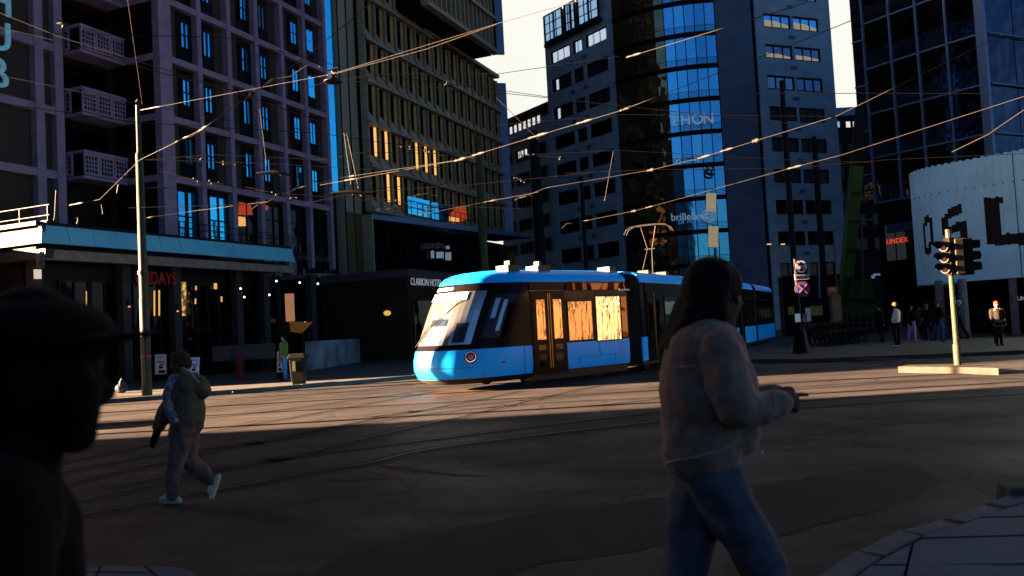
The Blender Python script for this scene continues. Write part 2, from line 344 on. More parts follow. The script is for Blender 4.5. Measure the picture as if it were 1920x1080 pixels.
# ------------------------------------------------------------------ tram rails laid in the road
def smooth_line(pts, n=10):
    out=[]; P=[Vector(p) for p in pts]; P=[P[0]*2-P[1]]+P+[P[-1]*2-P[-2]]
    for i in range(1,len(P)-2):
        for k in range(n):
            t=k/n; a,b_,c,d=P[i-1:i+3]
            out.append(.5*((2*b_)+(c-a)*t+(2*a-5*b_+4*c-d)*t*t+(3*b_-a-3*c+d)*t**3))
    out.append(P[-2]); return out
def strip(b,line,off,w,z,m):
    n=len(line); L=[];R=[]
    for i,p in enumerate(line):
        t=(line[min(i+1,n-1)]-line[max(i-1,0)]).normalized(); q=Vector((t.y,-t.x,0)); L.append(Vector((p.x,p.y,z))+q*(off-w/2)); R.append(Vector((p.x,p.y,z))+q*(off+w/2))
    b.add(L+R,[(i,i+1,n+i+1,n+i) for i in range(n-1)],m)
rails=[[(60,985),(200,959),(297,940),(503,903),(590,885),(693,870),(850,837),(1235,791),(1500,765),(1920,738)],
 [(90,950),(200,929),(417,883),(547,856),(720,815),(904,772),(1067,734),(1130,722)],
 [(60,925),(200,891),(395,848),(687,788),(904,748),(975,733)],
 [(60,897),(200,870),(330,848),(536,823),(769,780),(1000,757),(1235,745),(1548,722),(1920,703)],
 [(200,915),(379,883),(590,853),(904,813),(1235,773),(1500,752),(1920,724)],
 [(60,880),(200,851),(390,810),(579,777),(812,734)],
 [(60,812),(200,796),(427,780),(660,750),(800,731)],
 [(60,790),(200,779),(379,765),(579,741),(774,722)],
 [(690,782),(904,757),(1100,741),(1415,719),(1700,706),(1920,696)],
 [(1100,762),(1300,742),(1500,729),(1750,713),(1920,709)]]
for i,r in enumerate(rails):
    ln=smooth_line([atz(x,y,0) for x,y in r],8); b=MB()
    strip(b,ln,.04,.11,.007,0); strip(b,ln,-.055,.045,.010,1); strip(b,ln,0,.46,.004,2)
    struct(b.build('tram_rail',['groove','rail','asph_dark']))
# ------------------------------------------------------------------ near pavement, bottom right: granite kerb and broken slabs
nk=[(1480,1100),(1600,1027),(1682,990),(1762,966),(1840,940),(1920,915),(2060,862)]
kp=[atz(x,y,.13) for x,y in nk]; kp=[(p.x,p.y) for p in kp]
b=MB()
for i in range(len(kp)-1):
    a=Vector((*kp[i],0)); c=Vector((*kp[i+1],0)); t=(c-a).normalized(); q=Vector((t.y,-t.x,0)); w=.19; h0=.12+random.uniform(-.008,.012); h1=.12+random.uniform(-.012,.012)
    b.hull([a-Z*.05,c-t*.03-Z*.05,c+q*w-t*.03-Z*.05,a+q*w-Z*.05],[a+q*.03+Z*h0,c+q*.03-t*.04+Z*h1,c+q*w-t*.06+Z*(h1-.01),a+q*w+t*.03+Z*(h0-.01)])
struct(b.build('near_kerb','kerb_near',bevel=.012))
inner=[]
for i,p in enumerate(kp):
    a=Vector((*kp[max(0,i-1)],0)); c=Vector((*kp[min(len(kp)-1,i+1)],0)); t=(c-a).normalized(); inner.append(Vector((p[0],p[1],0))+Vector((t.y,-t.x,0))*.20)
outer=[Vector((9.5,8.5,0)),Vector((9.5,1.5,0)),Vector((1.3,1.5,0))]
sheet('near_pavement_bed',[(p.x,p.y) for p in inner+outer],.05,'groove')
bm=bmesh.new(); bm.faces.new([bm.verts.new(p) for p in inner+outer])
rnd=random.Random(5)
for ang_,off_,stp in ((-8,0,.62),(62,.1,.95)):
    nn=Vector((-math.sin(math.radians(ang_)),math.cos(math.radians(ang_)),0))
    for k in range(-12,18):
        c_=Vector((kp[3][0],kp[3][1],0))+nn*(k*stp+off_+rnd.uniform(-.05,.05)); n2=(nn+Vector((rnd.uniform(-.04,.04),rnd.uniform(-.04,.04),0))).normalized()
        bmesh.ops.bisect_plane(bm,geom=bm.verts[:]+bm.edges[:]+bm.faces[:],plane_co=c_,plane_no=n2)
b=MB()
for f in bm.faces:
    if f.calc_area()<.01: continue
    c_=f.calc_center_median(); L_=[v.co.copy() for v in f.verts]; h=.115+rnd.uniform(-.012,.012); tx,ty=rnd.uniform(-.015,.015),rnd.uniform(-.015,.015)
    S_=[c_+(p-c_)*(1-min(.25,.014/max(.05,(p-c_).length))) for p in L_]
    b.hull([Vector((p.x,p.y,.04)) for p in S_],[Vector((p.x,p.y,h+(p.x-c_.x)*tx+(p.y-c_.y)*ty)) for p in S_])
bm.free(); struct(b.build('near_paving_slabs','slab',bevel=.005))
q=MB(); P=atz(1895,932,.12); q.hull([P+Vector((a,c,-.1)) for a,c in ((0,0),(.5,0.05),(.5,.3),(0.02,.28))],[P+Vector((a,c,.06)) for a,c in ((0.02,.02),(.48,0.06),(.48,.28),(0.04,.26))])
tag(q.build('granite_block','kerb',bevel=.02),'rough granite block lying on the kerb at the edge of the blue slabs','granite block')
# bottom left corner pavement
cl=[(120,1066),(200,1058),(330,1061),(368,1072),(372,1100)]
cp=[atz(x,y,.06) for x,y in cl]
sheet('corner_pavement',[(p.x,p.y) for p in cp]+[(-2.3,5.2),(-4.5,5.2)],.05,'slab',.1)
b=MB()
for (x0,y0,x1,y1) in ((120,1071,280,1073),(270,1060,300,1085),(190,1060,180,1080)):
    a=atz(x0,y0,.053); c=atz(x1,y1,.053); t=(c-a).normalized(); qq=Vector((t.y,-t.x,0))*.012; b.quad(a-qq,c-qq,c+qq,a+qq)
struct(b.build('paving_joint','groove'))
# ================================================================== shared window builders
def window_mesh(b, fr, s0,s1,z0,z1,d, nv=1, nh=0, fw=.07, depth=.10, m=0):
    b.box(fr,s0,s1,d,d+depth,z0,z0+fw,m); b.box(fr,s0,s1,d,d+depth,z1-fw,z1,m)
    b.box(fr,s0,s0+fw,d,d+depth,z0+fw,z1-fw,m); b.box(fr,s1-fw,s1,d,d+depth,z0+fw,z1-fw,m)
    for i in range(1,nv+1):
        c=s0+(s1-s0)*i/(nv+1); b.box(fr,c-fw*.45,c+fw*.45,d,d+depth*.9,z0+fw,z1-fw,m)
    for i in range(1,nh+1):
        c=z0+(z1-z0)*i/(nh+1); b.box(fr,s0+fw,s1-fw,d,d+depth*.8,c-fw*.35,c+fw*.35,m)
def window(par, fr, s0,s1,z0,z1,d=0, nv=1,nh=0, fm='dark_metal', gm='sky_glass', fw=.07, depth=.10, tilt=0.0, yaw=0.0):
    b=MB(); window_mesh(b,fr,s0,s1,z0,z1,d,nv,nh,fw,depth); w=b.build('window',fm,par)
    p=MB(); tl=random.uniform(-.004,.004)
    n=nv+1
    for i in range(n):
        a=s0+(s1-s0)*i/n+.01; c=s0+(s1-s0)*(i+1)/n-.01; t1=random.uniform(-.003,.003)
        yy=yaw*(c-a); p.quad(fr.w(a,d+.03,z0+.02),fr.w(c,d+.03+t1+tilt+yy,z0+.02),fr.w(c,d+.03+t1+tl+tilt+yy,z1-.02),fr.w(a,d+.03+tl,z1-.02))
    p.build('pane',gm,w); return w
# ================================================================== LILAC GRID HOTEL
HP=at(315,300,45); H=Fr((HP.x,HP.y,0),22)
hub=thing('hotel_building','tall hotel with a lilac stone grid over brown brick and latticed balconies','building',(HP.x,HP.y,0))
bands=[7.35,10.6,13.88,17.14,20.35,23.6,26.85,30.1,33.4,36.6]
b=MB(); b.box(H,-.25,15.5,-16,-.45,0,40,0); b.build('wall','brick_brown',hub)
pc=[.10,2.70,5.20,7.75,10.3,12.75,15.2]
for i,c in enumerate(pc):
    w=.45 if i==0 else .17; zb=7.2 if i<4 else 6.35
    b=MB(); b.box(H,c-w,c+w,-.45,.0,zb,40); b.build('pilaster','stone_lilac',hub)
for z in bands[1:]:
    b=MB()
    for i in range(6):
        a=pc[i]+(.45 if i==0 else .17); b.box(H,a,pc[i+1]-.17,-.45,-.04,z-.18,z+.17)
    b.build('band','stone_lilac',hub)
# narrow end wall at the corner, with bands too
EW=Fr((H.w(-.35,0,0).x,H.w(-.35,0,0).y,0),112)   # faces left; s<0 goes back
b=MB(); b.box(EW,-3.3,-.46,-.3,-.03,7.3,40); b.build('end_wall','dark_panel',hub)
for z in bands[1:]: b=MB(); b.box(EW,-3.3,-.46,-.03,.03,z-.18,z+.17); b.build('end_band','stone_lilac',hub)
wins=[]
for r,z in enumerate(bands[1:]):
    for k in range(6):
        lft = (k%2==0)
        a0=pc[k]+(.45 if k==0 else .17); a1=pc[k+1]-.17
        if k%2==0: s0=a1-.96; s1=a1-.20      # window towards the right pilaster of the pair
        else: s0=a0+.46; s1=a0+1.20
        zb=z+.62 if r else z+.55
        b=MB(); x0,x1=(s0-.22,a1-.005) if k%2==0 else (a0+.005,s1+.26)
        b.box(H,x0,x1,-.452,-.40,z+.175,z+3.02 if r<8 else z+2.9); b.build('window_panel','near_black',hub)
        op = (k==5 and r in (2,3))
        window(hub,H,s0,s1,z+1.0,z+2.56,-.40,nv=1,nh=1 if (k+r)%3 else 0,gm='sky_glass' if not (k==3 and r==3) else 'dim_glass',tilt=.05 if op else 0,yaw=.11 if k>=4 else 0)
# tall glazing of the first floor
for k in range(6):
    a0=pc[k]+(.47 if k==0 else .19); a1=pc[k+1]-.19
    g_='sky_glass' if k<2 else ('black_glass')
    wdt = (a0+.30, a1-.02) if k==0 else (a0+.25,a1-.05)
    if k==1: wdt=(a0+.45,a1-.08)
    window(hub,H,wdt[0],wdt[1],7.25,10.15 if k<3 else 10.2,-.40,nv=1,nh=1 if k<2 else 2,gm=g_,fw=.09,yaw=-.045 if k==0 else 0)
    if k>=3: window(hub,H,a0,a1,3.2,6.9,-.42,nv=1,nh=0,gm='black_glass')
b=MB(); b.box(H,pc[0]+.46,pc[6]-.2,-.449,-.41,10.15,10.41); b.build('soffit_panel','near_black',hub)
# red and yellow reflection painted on as glowing panels at the third tall window
bl=MB(); 
def pp(x,y,d): s_,z_=H.hit(x,y,d); return H.w(s_,d,z_)
bl.add([pp(x,y,-.34) for x,y in ((448,378),(470,384),(474,403),(446,403),(447,390))],[(0,1,2,3,4)],0)
bl.build('reflection_panel','reflection_red',hub); bl=MB(); bl.add([pp(x,y,-.335) for x,y in ((447,405),(460,405),(461,424),(447,424))],[(0,1,2,3)],0); BLY=bl; bl=MB()
bl.add([pp(x,y,-.34) for x,y in ((495,384),(503,386),(503,393),(495,396))],[(0,1,2,3)],0)
bl.build('reflection_panel','reflection_red',hub); BLY.build('reflection_panel','glow_yellow',hub)
# railing on the podium roof in front of the tall windows
rl=MB()
for z in (7.9,8.25): rl.tube([H.w(.3,.35,z),H.w(11,.35,z)],.025,6)
for i in range(12): rl.tube([H.w(.3+i*.95,.35,7.1),H.w(.3+i*.95,.35,8.25)],.025,6)
rl.build('terrace_railing','dark_metal',hub)
# set-back left wing with balconies
SB=-3.55; L0=Fr((H.w(0,SB,0).x,H.w(0,SB,0).y,0),22)
wing=thing('hotel_wing','set back hotel wing with three latticed balconies beside the lilac grid','building',L0.w(-4,0,0))
b=MB(); b.box(L0,-13.5,-.4,-12,-.4,0,40); b.build('wall','brick_brown',wing)
sx=[L0.hit(x,130)[0] for x in (74,111,0)]
for c in (sx[0],sx[1],-13.25):
    b=MB(); b.box(L0,c-.24,c+.24,-.4,0,5.5,40); b.build('pilaster','stone_lilac',wing)
for z in bands[1:]:
    b=MB(); b.box(L0,-13.5,sx[1]-.24,-.4,-.06,z-.2,z+.2); b.box(L0,-1.8,-.4,-.4,-.10,z-.18,z+.17); b.build('band','stone_lilac',wing)
b=MB(); b.box(L0,sx[1]+.24,-.4,-.4,-.32,6,40); b.build('recess_wall','dark_panel',wing)
for z in bands[1:-2]:
    # balcony: front panels and left end panel, pierced lattice
    DB=1.05; BF=Fr((L0.w(0,DB,0).x,L0.w(0,DB,0).y,0),22)
    s0=L0.hit(154,180,DB)[0]; s1=L0.hit(238,190,DB)[0]; zb=z+.02; zt=z+1.12
    bal=MB(); bal.box(L0,s0,s1,-.3,DB-.02,z-.18,z-.02); bo=bal.build('balcony','stone_lilac',wing)
    def lattice(fr,a0,a1,z0,z1,nc,nr,d0,d1):
        q=MB(); fx=.11; W_=(a1-a0-2*fx)/nc; hh=(z1-z0-2*fx)/nr; bar=.055
        q.box(fr,a0,a1,d0,d1,z0,z0+fx); q.box(fr,a0,a1,d0,d1,z1-fx,z1); q.box(fr,a0,a0+fx,d0,d1,z0+fx,z1-fx); q.box(fr,a1-fx,a1,d0,d1,z0+fx,z1-fx)
        for i in range(1,nc): q.box(fr,a0+fx+W_*i-bar/2,a0+fx+W_*i+bar/2,d0+.003,d1-.003,z0+fx,z1-fx)
        for j in range(1,nr): q.box(fr,a0+fx,a1-fx,d0+.006,d1-.006,z0+fx+hh*j-bar/2,z0+fx+hh*j+bar/2)
        return q
    n=3; W_=(s1-s0)/n
    for i in range(n): lattice(L0,s0+W_*i+.02,s0+W_*(i+1)-.02,zb,zt,4,4,DB-.08,DB).build('lattice_panel','stone_lilac',bo)
    LE=Fr((L0.w(s0,0,0).x,L0.w(s0,0,0).y,0),112)
    lattice(LE,-DB+.02,.28,zb,zt,4,4,-.02,.05).build('lattice_panel','stone_lilac',bo)
    q=MB(); q.box(L0,s0-.06,s1+.06,DB-.12,DB+.06,zt+.003,zt+.16); q.box(L0,s0-.06,s0+.08,-.3,DB-.12,zt+.003,zt+.16); q.build('balcony_rail','stone_lilac',bo)
    q=MB(); q.box(L0,s0+.12,s1-.12,-.30,-.27,z+.0,z+2.7); q.build('balcony_door','black_glass',bo)
# vertical sign letters, cut off by the frame edge
for ch,zc,xr in (('H',at(10,10,40.5),22),('U',at(10,78,40.5),22),('B',at(10,145,40.5),26)): 
    s_,z_=L0.hit(xr,{'H':33,'U':100,'B':170}[ch],.5); 
    text_mesh(ch,2.0,L0.w(s_-1.38,.5,z_),L0.u,Z,'sign_letter','sign_teal',wing,extr=.06,bold=.012)
# blue glazed strip and dark stair glazing between the two hotels
strp=thing('stair_tower','narrow glazed stair tower between the two hotels, one bright blue glass strip','tower',H.w(17,0,0))
b=MB(); b.box(H,15.55,21.4,-8,-.7,0,42); b.build('wall','near_black',strp)
s0=H.hit(606,150,-.5)[0]+.35; s1=s0+.85
window(strp,H,15.62,16.75,11.9,40,-.4,nv=0,nh=0,gm='sky_glass',fw=.05,depth=.14,yaw=.11)
window(strp,H,16.8,18.3,6.5,40,-.5,nv=1,nh=9,gm='black_glass',fw=.06)
# ================================================================== PODIUM (restaurant front with teal fascia)
KP=at(78,455,32); K=Fr((KP.x,KP.y,0),24); KL=Fr((KP.x,KP.y,0),114)
pod=thing('restaurant_building','low restaurant front with teal fascia roof edge and dark glass below','building',(KP.x,KP.y,0))
def fascia(fr,s0,s1,n,m):
    for i in range(n):
        a=s0+(s1-s0)*i/n+.012; c=s0+(s1-s0)*(i+1)/n-.012; q=MB()
        q.hull([fr.w(a,0,5.8),fr.w(c,0,5.8),fr.w(c,-.12,5.8),fr.w(a,-.12,5.8)],[fr.w(a,-.22,6.52),fr.w(c,-.22,6.52),fr.w(c,-.34,6.52),fr.w(a,-.34,6.52)])
        q.build('fascia_panel',m,pod)
fascia(K,.12,14.95,13,'teal_metal'); fascia(KL,-12,-.12,9,'white_metal')
b=MB(); b.box(K,-.0,15.0,-8,-.30,6.50,6.66,0); b.build('roof_slab','near_black',pod)
b=MB(); b.hull([K.w(-.0,-.02,5.8)-Z*.0,K.w(.12,-.0,5.8),K.w(.12,-.2,5.8),K.w(0,-.2,5.8)],[K.w(.2,-.22,6.51),K.w(.25,-.22,6.51),K.w(.25,-.4,6.51),K.w(.2,-.4,6.51)]); b.build('fascia_corner','teal_metal',pod)
b=MB(); b.box(KL,-12,0,-.32,-.22,6.53,6.67); b.build('roof_edge','white_metal',pod)
b=MB(); b.box(K,.25,15,-.6,-.18,5.22,5.60); b.build('beam','beige_beam',pod)
b=MB(); b.box(K,.2,15,-8,-.6,5.30,5.78); b.build('soffit','near_black',pod)
b=MB(); b.box(KL,-12,-.05,-.55,-.18,5.25,5.60); b.build('beam','white_metal',pod)
b=MB(); b.box(K,.6,16,-6.5,-1.92,0,5.25); b.build('inner_wall','dark_panel',pod)
for x in (72,238,333,449,500,588):
    s_=K.hit(x,540,-1.3)[0]; q=MB(); q.box(K,s_-.22,s_+.22,-1.7,-1.3,0.1,5.3); q.build('column','column_grey',pod)
for i in range(9):
    a=2.1+i*1.5; window(pod,K,a,a+1.45,.25,4.6,-1.9,nv=1,nh=1,gm='black_glass',fw=.06)
# interior lights and posters behind the glass
def pk(x,y,d): s_,z_=K.hit(x,y,d); return K.w(s_,d,z_)
def pxquad(b,x0,y0,x1,y1,d,m=0): b.quad(pk(x0,y1,d),pk(x1,y1,d),pk(x1,y0,d),pk(x0,y0,d),m)
mm=bpy.data.materials.new('stained_light'); t=nt(mm); N=t.nodes; L=t.links; bb=N['Principled BSDF']; v=N.new('ShaderNodeTexVoronoi'); v.inputs['Scale'].default_value=5; v.feature='F1'
tc=N.new('ShaderNodeTexCoord'); L.new(tc.outputs['Object'],v.inputs['Vector']); r=N.new('ShaderNodeValToRGB'); r.color_ramp.elements[0].color=(.9,.5,.1,1); r.color_ramp.elements[1].color=(.12,.03,.01,1); r.color_ramp.elements[0].position=.25; r.color_ramp.elements[1].position=.75
L.new(v.outputs['Distance'],r.inputs['Fac']); L.new(r.outputs['Color'],bb.inputs['Emission Color']); bb.inputs['Emission Strength'].default_value=.9; L.new(r.outputs['Color'],bb.inputs['Base Color']); M['stained']=mm
b=MB(); pxquad(b,336,529,349,592,-1.74); b.build('lit_poster','stained',pod)
for q_ in ((288,545,291,592),(297,544,300,592),(401,531,407,542),(366,536,369,544),(414,556,417,566),(161,546,163,582),(365,560,368,570)): b=MB(); pxquad(b,*q_,-1.74); b.build('interior_lamp','glow_yellow',pod)
for x,y in ((242,568),(333,577)):
    q=MB(); c=pk(x,y,-1.2); q.tube([c-Z*.12,c+Z*.16],.07,10); lo=q.build('wall_lamp','dark_metal',pod); q=MB(); q.tube([c-Z*.2,c-Z*.122],.05,10); q.build('bulb',M.setdefault('bulb_dim',mat('bulb_dim',(.8,.4,.2),.5,emit=(1,.4,.15),estr=.7)),lo)
s_,z_=K.hit(254,531,-1.15); text_mesh('FRIDAYS',.78,K.w(s_,-1.15,z_),K.u,Z,'lettering','red_text',pod,sx=.80,bold=.01)
s_,z_=KL.hit(58,522,-1.0); text_mesh('FRIDAYS',.78,KL.w(s_-2.75,-1.0,z_),KL.u,Z,'lettering','red_text',pod,sx=.85,bold=.01)
q=MB()
for z in (6.95,7.35): q.tube([KL.w(-12,-.6,z),KL.w(-.3,-.6,z)],.025,6)
for i in range(8): q.tube([KL.w(-.4-i*1.6,-.6,6.6),KL.w(-.4-i*1.6,-.6,7.35)],.025,6)
q.build('roof_railing','off_white',pod)
c=pk(76,489,0.0); q=MB(); q.box(K,K.hit(76,489,-.1)[0]-.1,K.hit(76,489,-.1)[0]+.1,-.2,0,c.z-.25,c.z+.35); q.ball(c-Z*.15,.13); q.build('security_camera','off_white',pod)
q=MB(); s_,z_=K.hit(71,514,-1.2); q.box(K,s_-.12,s_+.12,-1.28,-1.15,z_-.18,z_+.18); q.build('light_box',M.setdefault('lightbox',mat('lightbox',(.8,.75,.6),.5,emit=(1,.85,.6),estr=.5)),pod)
# second low canopy to the right
b=MB(); b.box(H,8.5,20,-.2,3.2,5.35,5.62); b.build('low_canopy','beige_beam',pod)
b=MB(); b.box(H,10.6,20,-2.0,-.46,0,5.3); b.build('inner_wall','near_black',pod)
# terrace wall of veined stone beside the ramp
wa=atz(585,694,.11); wb=Vector((-8.55,61,.11)); wa=Vector((wa.x,wa.y,0))
dv=(wb-wa); dv.z=0; wang=math.degrees(math.atan2(dv.x,dv.y)); RW=Fr((wa.x,wa.y,0),wang)
rw=thing('terrace_wall','low pale veined stone wall running behind the litter bin to the tram','wall',wa)
for i in range(5):
    L_=dv.length/5; q=MB(); q.box(RW,L_*i+.01,L_*(i+1)-.01,-.3,0,.1,1.52); q.build('wall_slab','marble',rw)
# ================================================================== GOLD HOTEL
GP=at(680,300,61.6); G=Fr((GP.x,GP.y,0),22)
gold=thing('tall_hotel','tall dark hotel tower with gold window reveals and an overhanging upper block','building',(GP.x,GP.y,0))
bz=[10.9,14.2,17.4,20.6,23.8,27.05]
b=MB(); b.box(G,.9,26.9,-30,-.5,11.0,27.6); b.box(G,.9,11.0,-30,-.5,27.6,46); b.build('wall','near_black',gold)
b=MB(); b.box(G,-1.45,.9,-28,-.8,0,46); b.build('side_wall','grey_panel',gold)
for i,x in enumerate((-1.35,-.2)):
    q=MB(); q.box(G,x-.05,x+.05,-.8,-.74,0,46); q.build('joint_strip','near_black',gold)
b=MB(); b.box(G,-1.3,.88,-.79,-.76,0,10.6); b.build('brown_panel','gold_dim',gold)
BW=(26.9-.9)/16
def cellm(b,fr,s,z,w,h,d0,lit=False):
    b.box(fr,s,s+.12,d0-.5,d0+.06,z,z+h)                                   # fin
    b.quad(fr.w(s+.13,d0-.30,z),fr.w(s+1.02,d0-.30,z),fr.w(s+1.02,d0-.30,z+h),fr.w(s+.13,d0-.30,z+h),2)
    b.box(fr,s+.62,s+.70,d0-.30,d0-.22,z,z+h,3)
    b.box(fr,s+1.02,s+1.08,d0-.34,d0-.16,z,z+h,2)
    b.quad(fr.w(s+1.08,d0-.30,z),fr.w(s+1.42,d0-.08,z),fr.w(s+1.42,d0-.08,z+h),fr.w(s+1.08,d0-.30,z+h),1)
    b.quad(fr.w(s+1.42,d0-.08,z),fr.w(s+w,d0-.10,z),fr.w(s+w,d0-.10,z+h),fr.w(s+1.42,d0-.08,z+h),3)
    # sill with a curved top edge
    pts=[(0,.95),(.25,1.0),(.5,.95),(.72,.8),(.88,.58),(1.0,.30)]
    vs=[];n=len(pts)
    for (a,c) in pts: vs.append(fr.w(s+.10+a*(w-.12),d0-.24,z+c*.95)); 
    for (a,c) in pts: vs.append(fr.w(s+.10+a*(w-.12),d0+.24,z-.02))
    b.add(vs,[(i,i+1,n+i+1,n+i) for i in range(n-1)],0)
    b.box(fr,s,s+w,d0-.4,d0+.26,z-.14,z+.03,0)
litpx=[(722,330),(700,283),(728,292),(786,312),(806,322),(745,360),(812,330),(756,372),(788,300),(729,352)]
lit=set()
for x,y in litpx:
    s_,z_=G.hit(x,y); i=int((s_-.9)/BW); r=[k for k in range(6) if z_>bz[k]][-1] if z_>bz[0] else 0; lit.add((i,r))
bz2=bz+[30.3,33.5,36.7,39.9]
cnt=0; rest=MB()
for i in range(16):
    for r,z in enumerate(bz2):
        if z>27 and i>=7: continue
        s_=.9+i*BW; isl_=(i,r) in lit
        if cnt<96 and i<13 and z<34:
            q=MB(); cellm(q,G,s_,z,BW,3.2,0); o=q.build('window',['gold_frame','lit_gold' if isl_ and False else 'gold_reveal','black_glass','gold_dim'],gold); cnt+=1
            if isl_:
                q=MB(); q.box(G,s_+.24,s_+.52,-.285,-.265,z+.85,z+3.0); q.build('glow_strip','lit_gold',o); q=MB(); q.box(G,s_+1.12,s_+1.36,-.20,-.10,z+.9,z+3.05); q.build('glow_strip','lit_gold',o)  # warm window reflections put in as self-glowing strips
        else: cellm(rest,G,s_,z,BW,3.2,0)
# upper overhanging block
OV=2.6; U0=G.hit(799,8,OV)[0]; U1=G.hit(932,104,OV)[0]; ZU=(G.hit(799,8,OV)[1]+G.hit(932,104,OV)[1])/2
b=MB(); b.box(G,U0,U1,-28,OV-.55,ZU,46); b.build('upper_block','near_black',gold)
nb=16; bw=(U1-U0)/nb
for i in range(nb):
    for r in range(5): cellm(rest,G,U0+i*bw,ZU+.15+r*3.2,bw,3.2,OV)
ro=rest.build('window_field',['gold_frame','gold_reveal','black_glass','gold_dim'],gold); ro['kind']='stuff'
# pale end fins that catch the sky at the far corner
EG=Fr((G.w(27.0,-.2,0).x,G.w(27.0,-.2,0).y,0),75)
b=MB(); b.box(EG,0,.95,-.3,0,11,26.9); b.build('corner_panel','office_frame',gold)
P=G.w(U1,OV,0); EG2=Fr((P.x,P.y,0),75); b=MB(); b.box(EG2,0.02,.75,-.3,-.0,ZU+.1,46); b.build('corner_panel','office_frame',gold)
# terrace parapet of lower block and canopy
b=MB(); b.box(G,11.0,26.9,-.45,.16,27.3,27.62); b.build('parapet','gold_frame',gold)
A=atz(697,404,10.55); B=atz(905,431,10.55); C_=atz(1000,441,10.55); back=G.w(0,-.6,0)-G.w(0,0,0)
b=MB(); 
def slab(A,B,z0,z1,dep,m=0):
    A=Vector((A.x,A.y,0)); B=Vector((B.x,B.y,0)); q=-G.n*dep; b.hull([A+Z*z0,B+Z*z0,B+q+Z*z0,A+q+Z*z0],[A+Z*z1,B+Z*z1,B+q+Z*z1,A+q+Z*z1],m)
slab(A,B,10.3,10.75,3.5); b.build('canopy',M.setdefault('canopy_blue',mat('canopy_blue',(.20,.26,.38),.4,.3)),gold)
b=MB(); slab(B,C_,10.28,10.7,4); b.build('canopy_end','thon_stone2',gold)
b=MB(); b.box(G,.9,30,-24,-1.2,0,10.4); b.build('lobby_wall','near_black',gold)
for i in range(12):
    window(gold,G,1.1+i*2,2.95+i*2,5.6,10.1,-1.2,nv=1,nh=0,gm='black_glass',fw=.06)
b=MB(); b.box(G,.75,.92,-1.2,.1,2.5,10.5); b.build('post','gold_frame',gold)
s0=G.hit(764,390)[0]; s1=G.hit(822,400)[0]
for (x0,x1) in ((764,802),(808,838)):
    a=G.hit(x0,390,.32)[0]; c=G.hit(x1,395,.32)[0]; window(gold,G,a,c,11.05,12.5,.28,nv=2,nh=1,gm='sky_glass',fw=.05,depth=.06,yaw=.2)
q=MB()
def pg(x,y,d): s_,z_=G.hit(x,y,d); return G.w(s_,d,z_)
q.add([pg(x,y,.36) for x,y in ((838,414),(846,398),(856,388),(874,387),(876,412),(862,415))],[(0,1,2,3,4,5)],0); q.build('reflection_panel','reflection_red',gold); q=MB(); q.add([pg(x,y,.38) for x,y in ((836,414),(842,406),(861,408),(861,416))],[(0,1,2,3)],0)
q.build('reflection_panel','glow_yellow',gold)  # red and yellow building reflected in the panes, laid on as glowing shapes
q=MB()
for z in (11.6,12.1): q.tube([G.w(5,.55,z),G.w(24,.55,z)],.03,5)
for i in range(20): q.tube([G.w(5+i,.55,10.8),G.w(5+i,.55,12.1)],.03,5)
q.build('terrace_railing','dark_metal',gold)
# pale panes and flowers in the lobby
M['pane_pale']=mat('pane_pale',(.2,.25,.3),.4,emit=(.55,.75,.9),estr=.22)
for x0,y0,x1,y1 in ((808,470,814,484),(818,472,832,484),(835,473,846,488),(836,461,843,467)): q=MB(); q.quad(pg(x0,y1,-1.0),pg(x1,y1,-1.0),pg(x1,y0,-1.0),pg(x0,y0,-1.0)); q.build('lobby_pane','pane_pale',gold)

q=MB()
for i in range(60): c=pg(random.uniform(790,834),random.uniform(457,466),-.9); q.ball(c,random.uniform(.07,.14),6)
tag(q.build('flowers',M.setdefault('petal',mat('petal',(.35,.25,.22),.8,var=.6,scale=30))),'row of pale flowers on the ledge in the dark hotel lobby window','flowers',kind='stuff')
q=MB(); q.box(G,30.2,36.8,-3.5,-3.2,2,10.3); q.build('brown_end_wall',M.setdefault('ochre',mat('ochre',(.16,.09,.02),.7)),gold)
# hotel entrance block with the sign
EP=at(763,520,50); E=Fr((EP.x,EP.y,0),22); EL=Fr((EP.x,EP.y,0),112)
ent=thing('hotel_entrance','dark hotel entrance block with white lettering behind the tram','entrance',(EP.x,EP.y,0))
b=MB(); b.box(E,0,14,-6,-.02,0,4.95); b.build('wall',M.setdefault('brown_wall',mat('brown_wall',(.035,.014,.008),.7)),ent)
b=MB(); b.box(E,-.15,14,-6,.15,4.96,5.45); b.build('fascia',M.setdefault('fascia_grey',mat('fascia_grey',(.07,.05,.055),.7)),ent)
s_,z_=E.hit(770,534,.02); text_mesh('CLARION HOTEL',.62,E.w(s_,.02,z_),E.u,Z,'lettering','text_white',ent,sx=.86)
b=MB(); b.box(E,.6,3.4,-.02,.03,.1,3.6); b.build('door','black_glass',ent)
q=MB(); cq=at(726,587,49.5); q.ball(cq,(.22,.1,.16),8); q.build('table_lamp',M.setdefault('amber',mat('amber',(.8,.4,.1),.5,emit=(1,.5,.1),estr=.8)),ent)
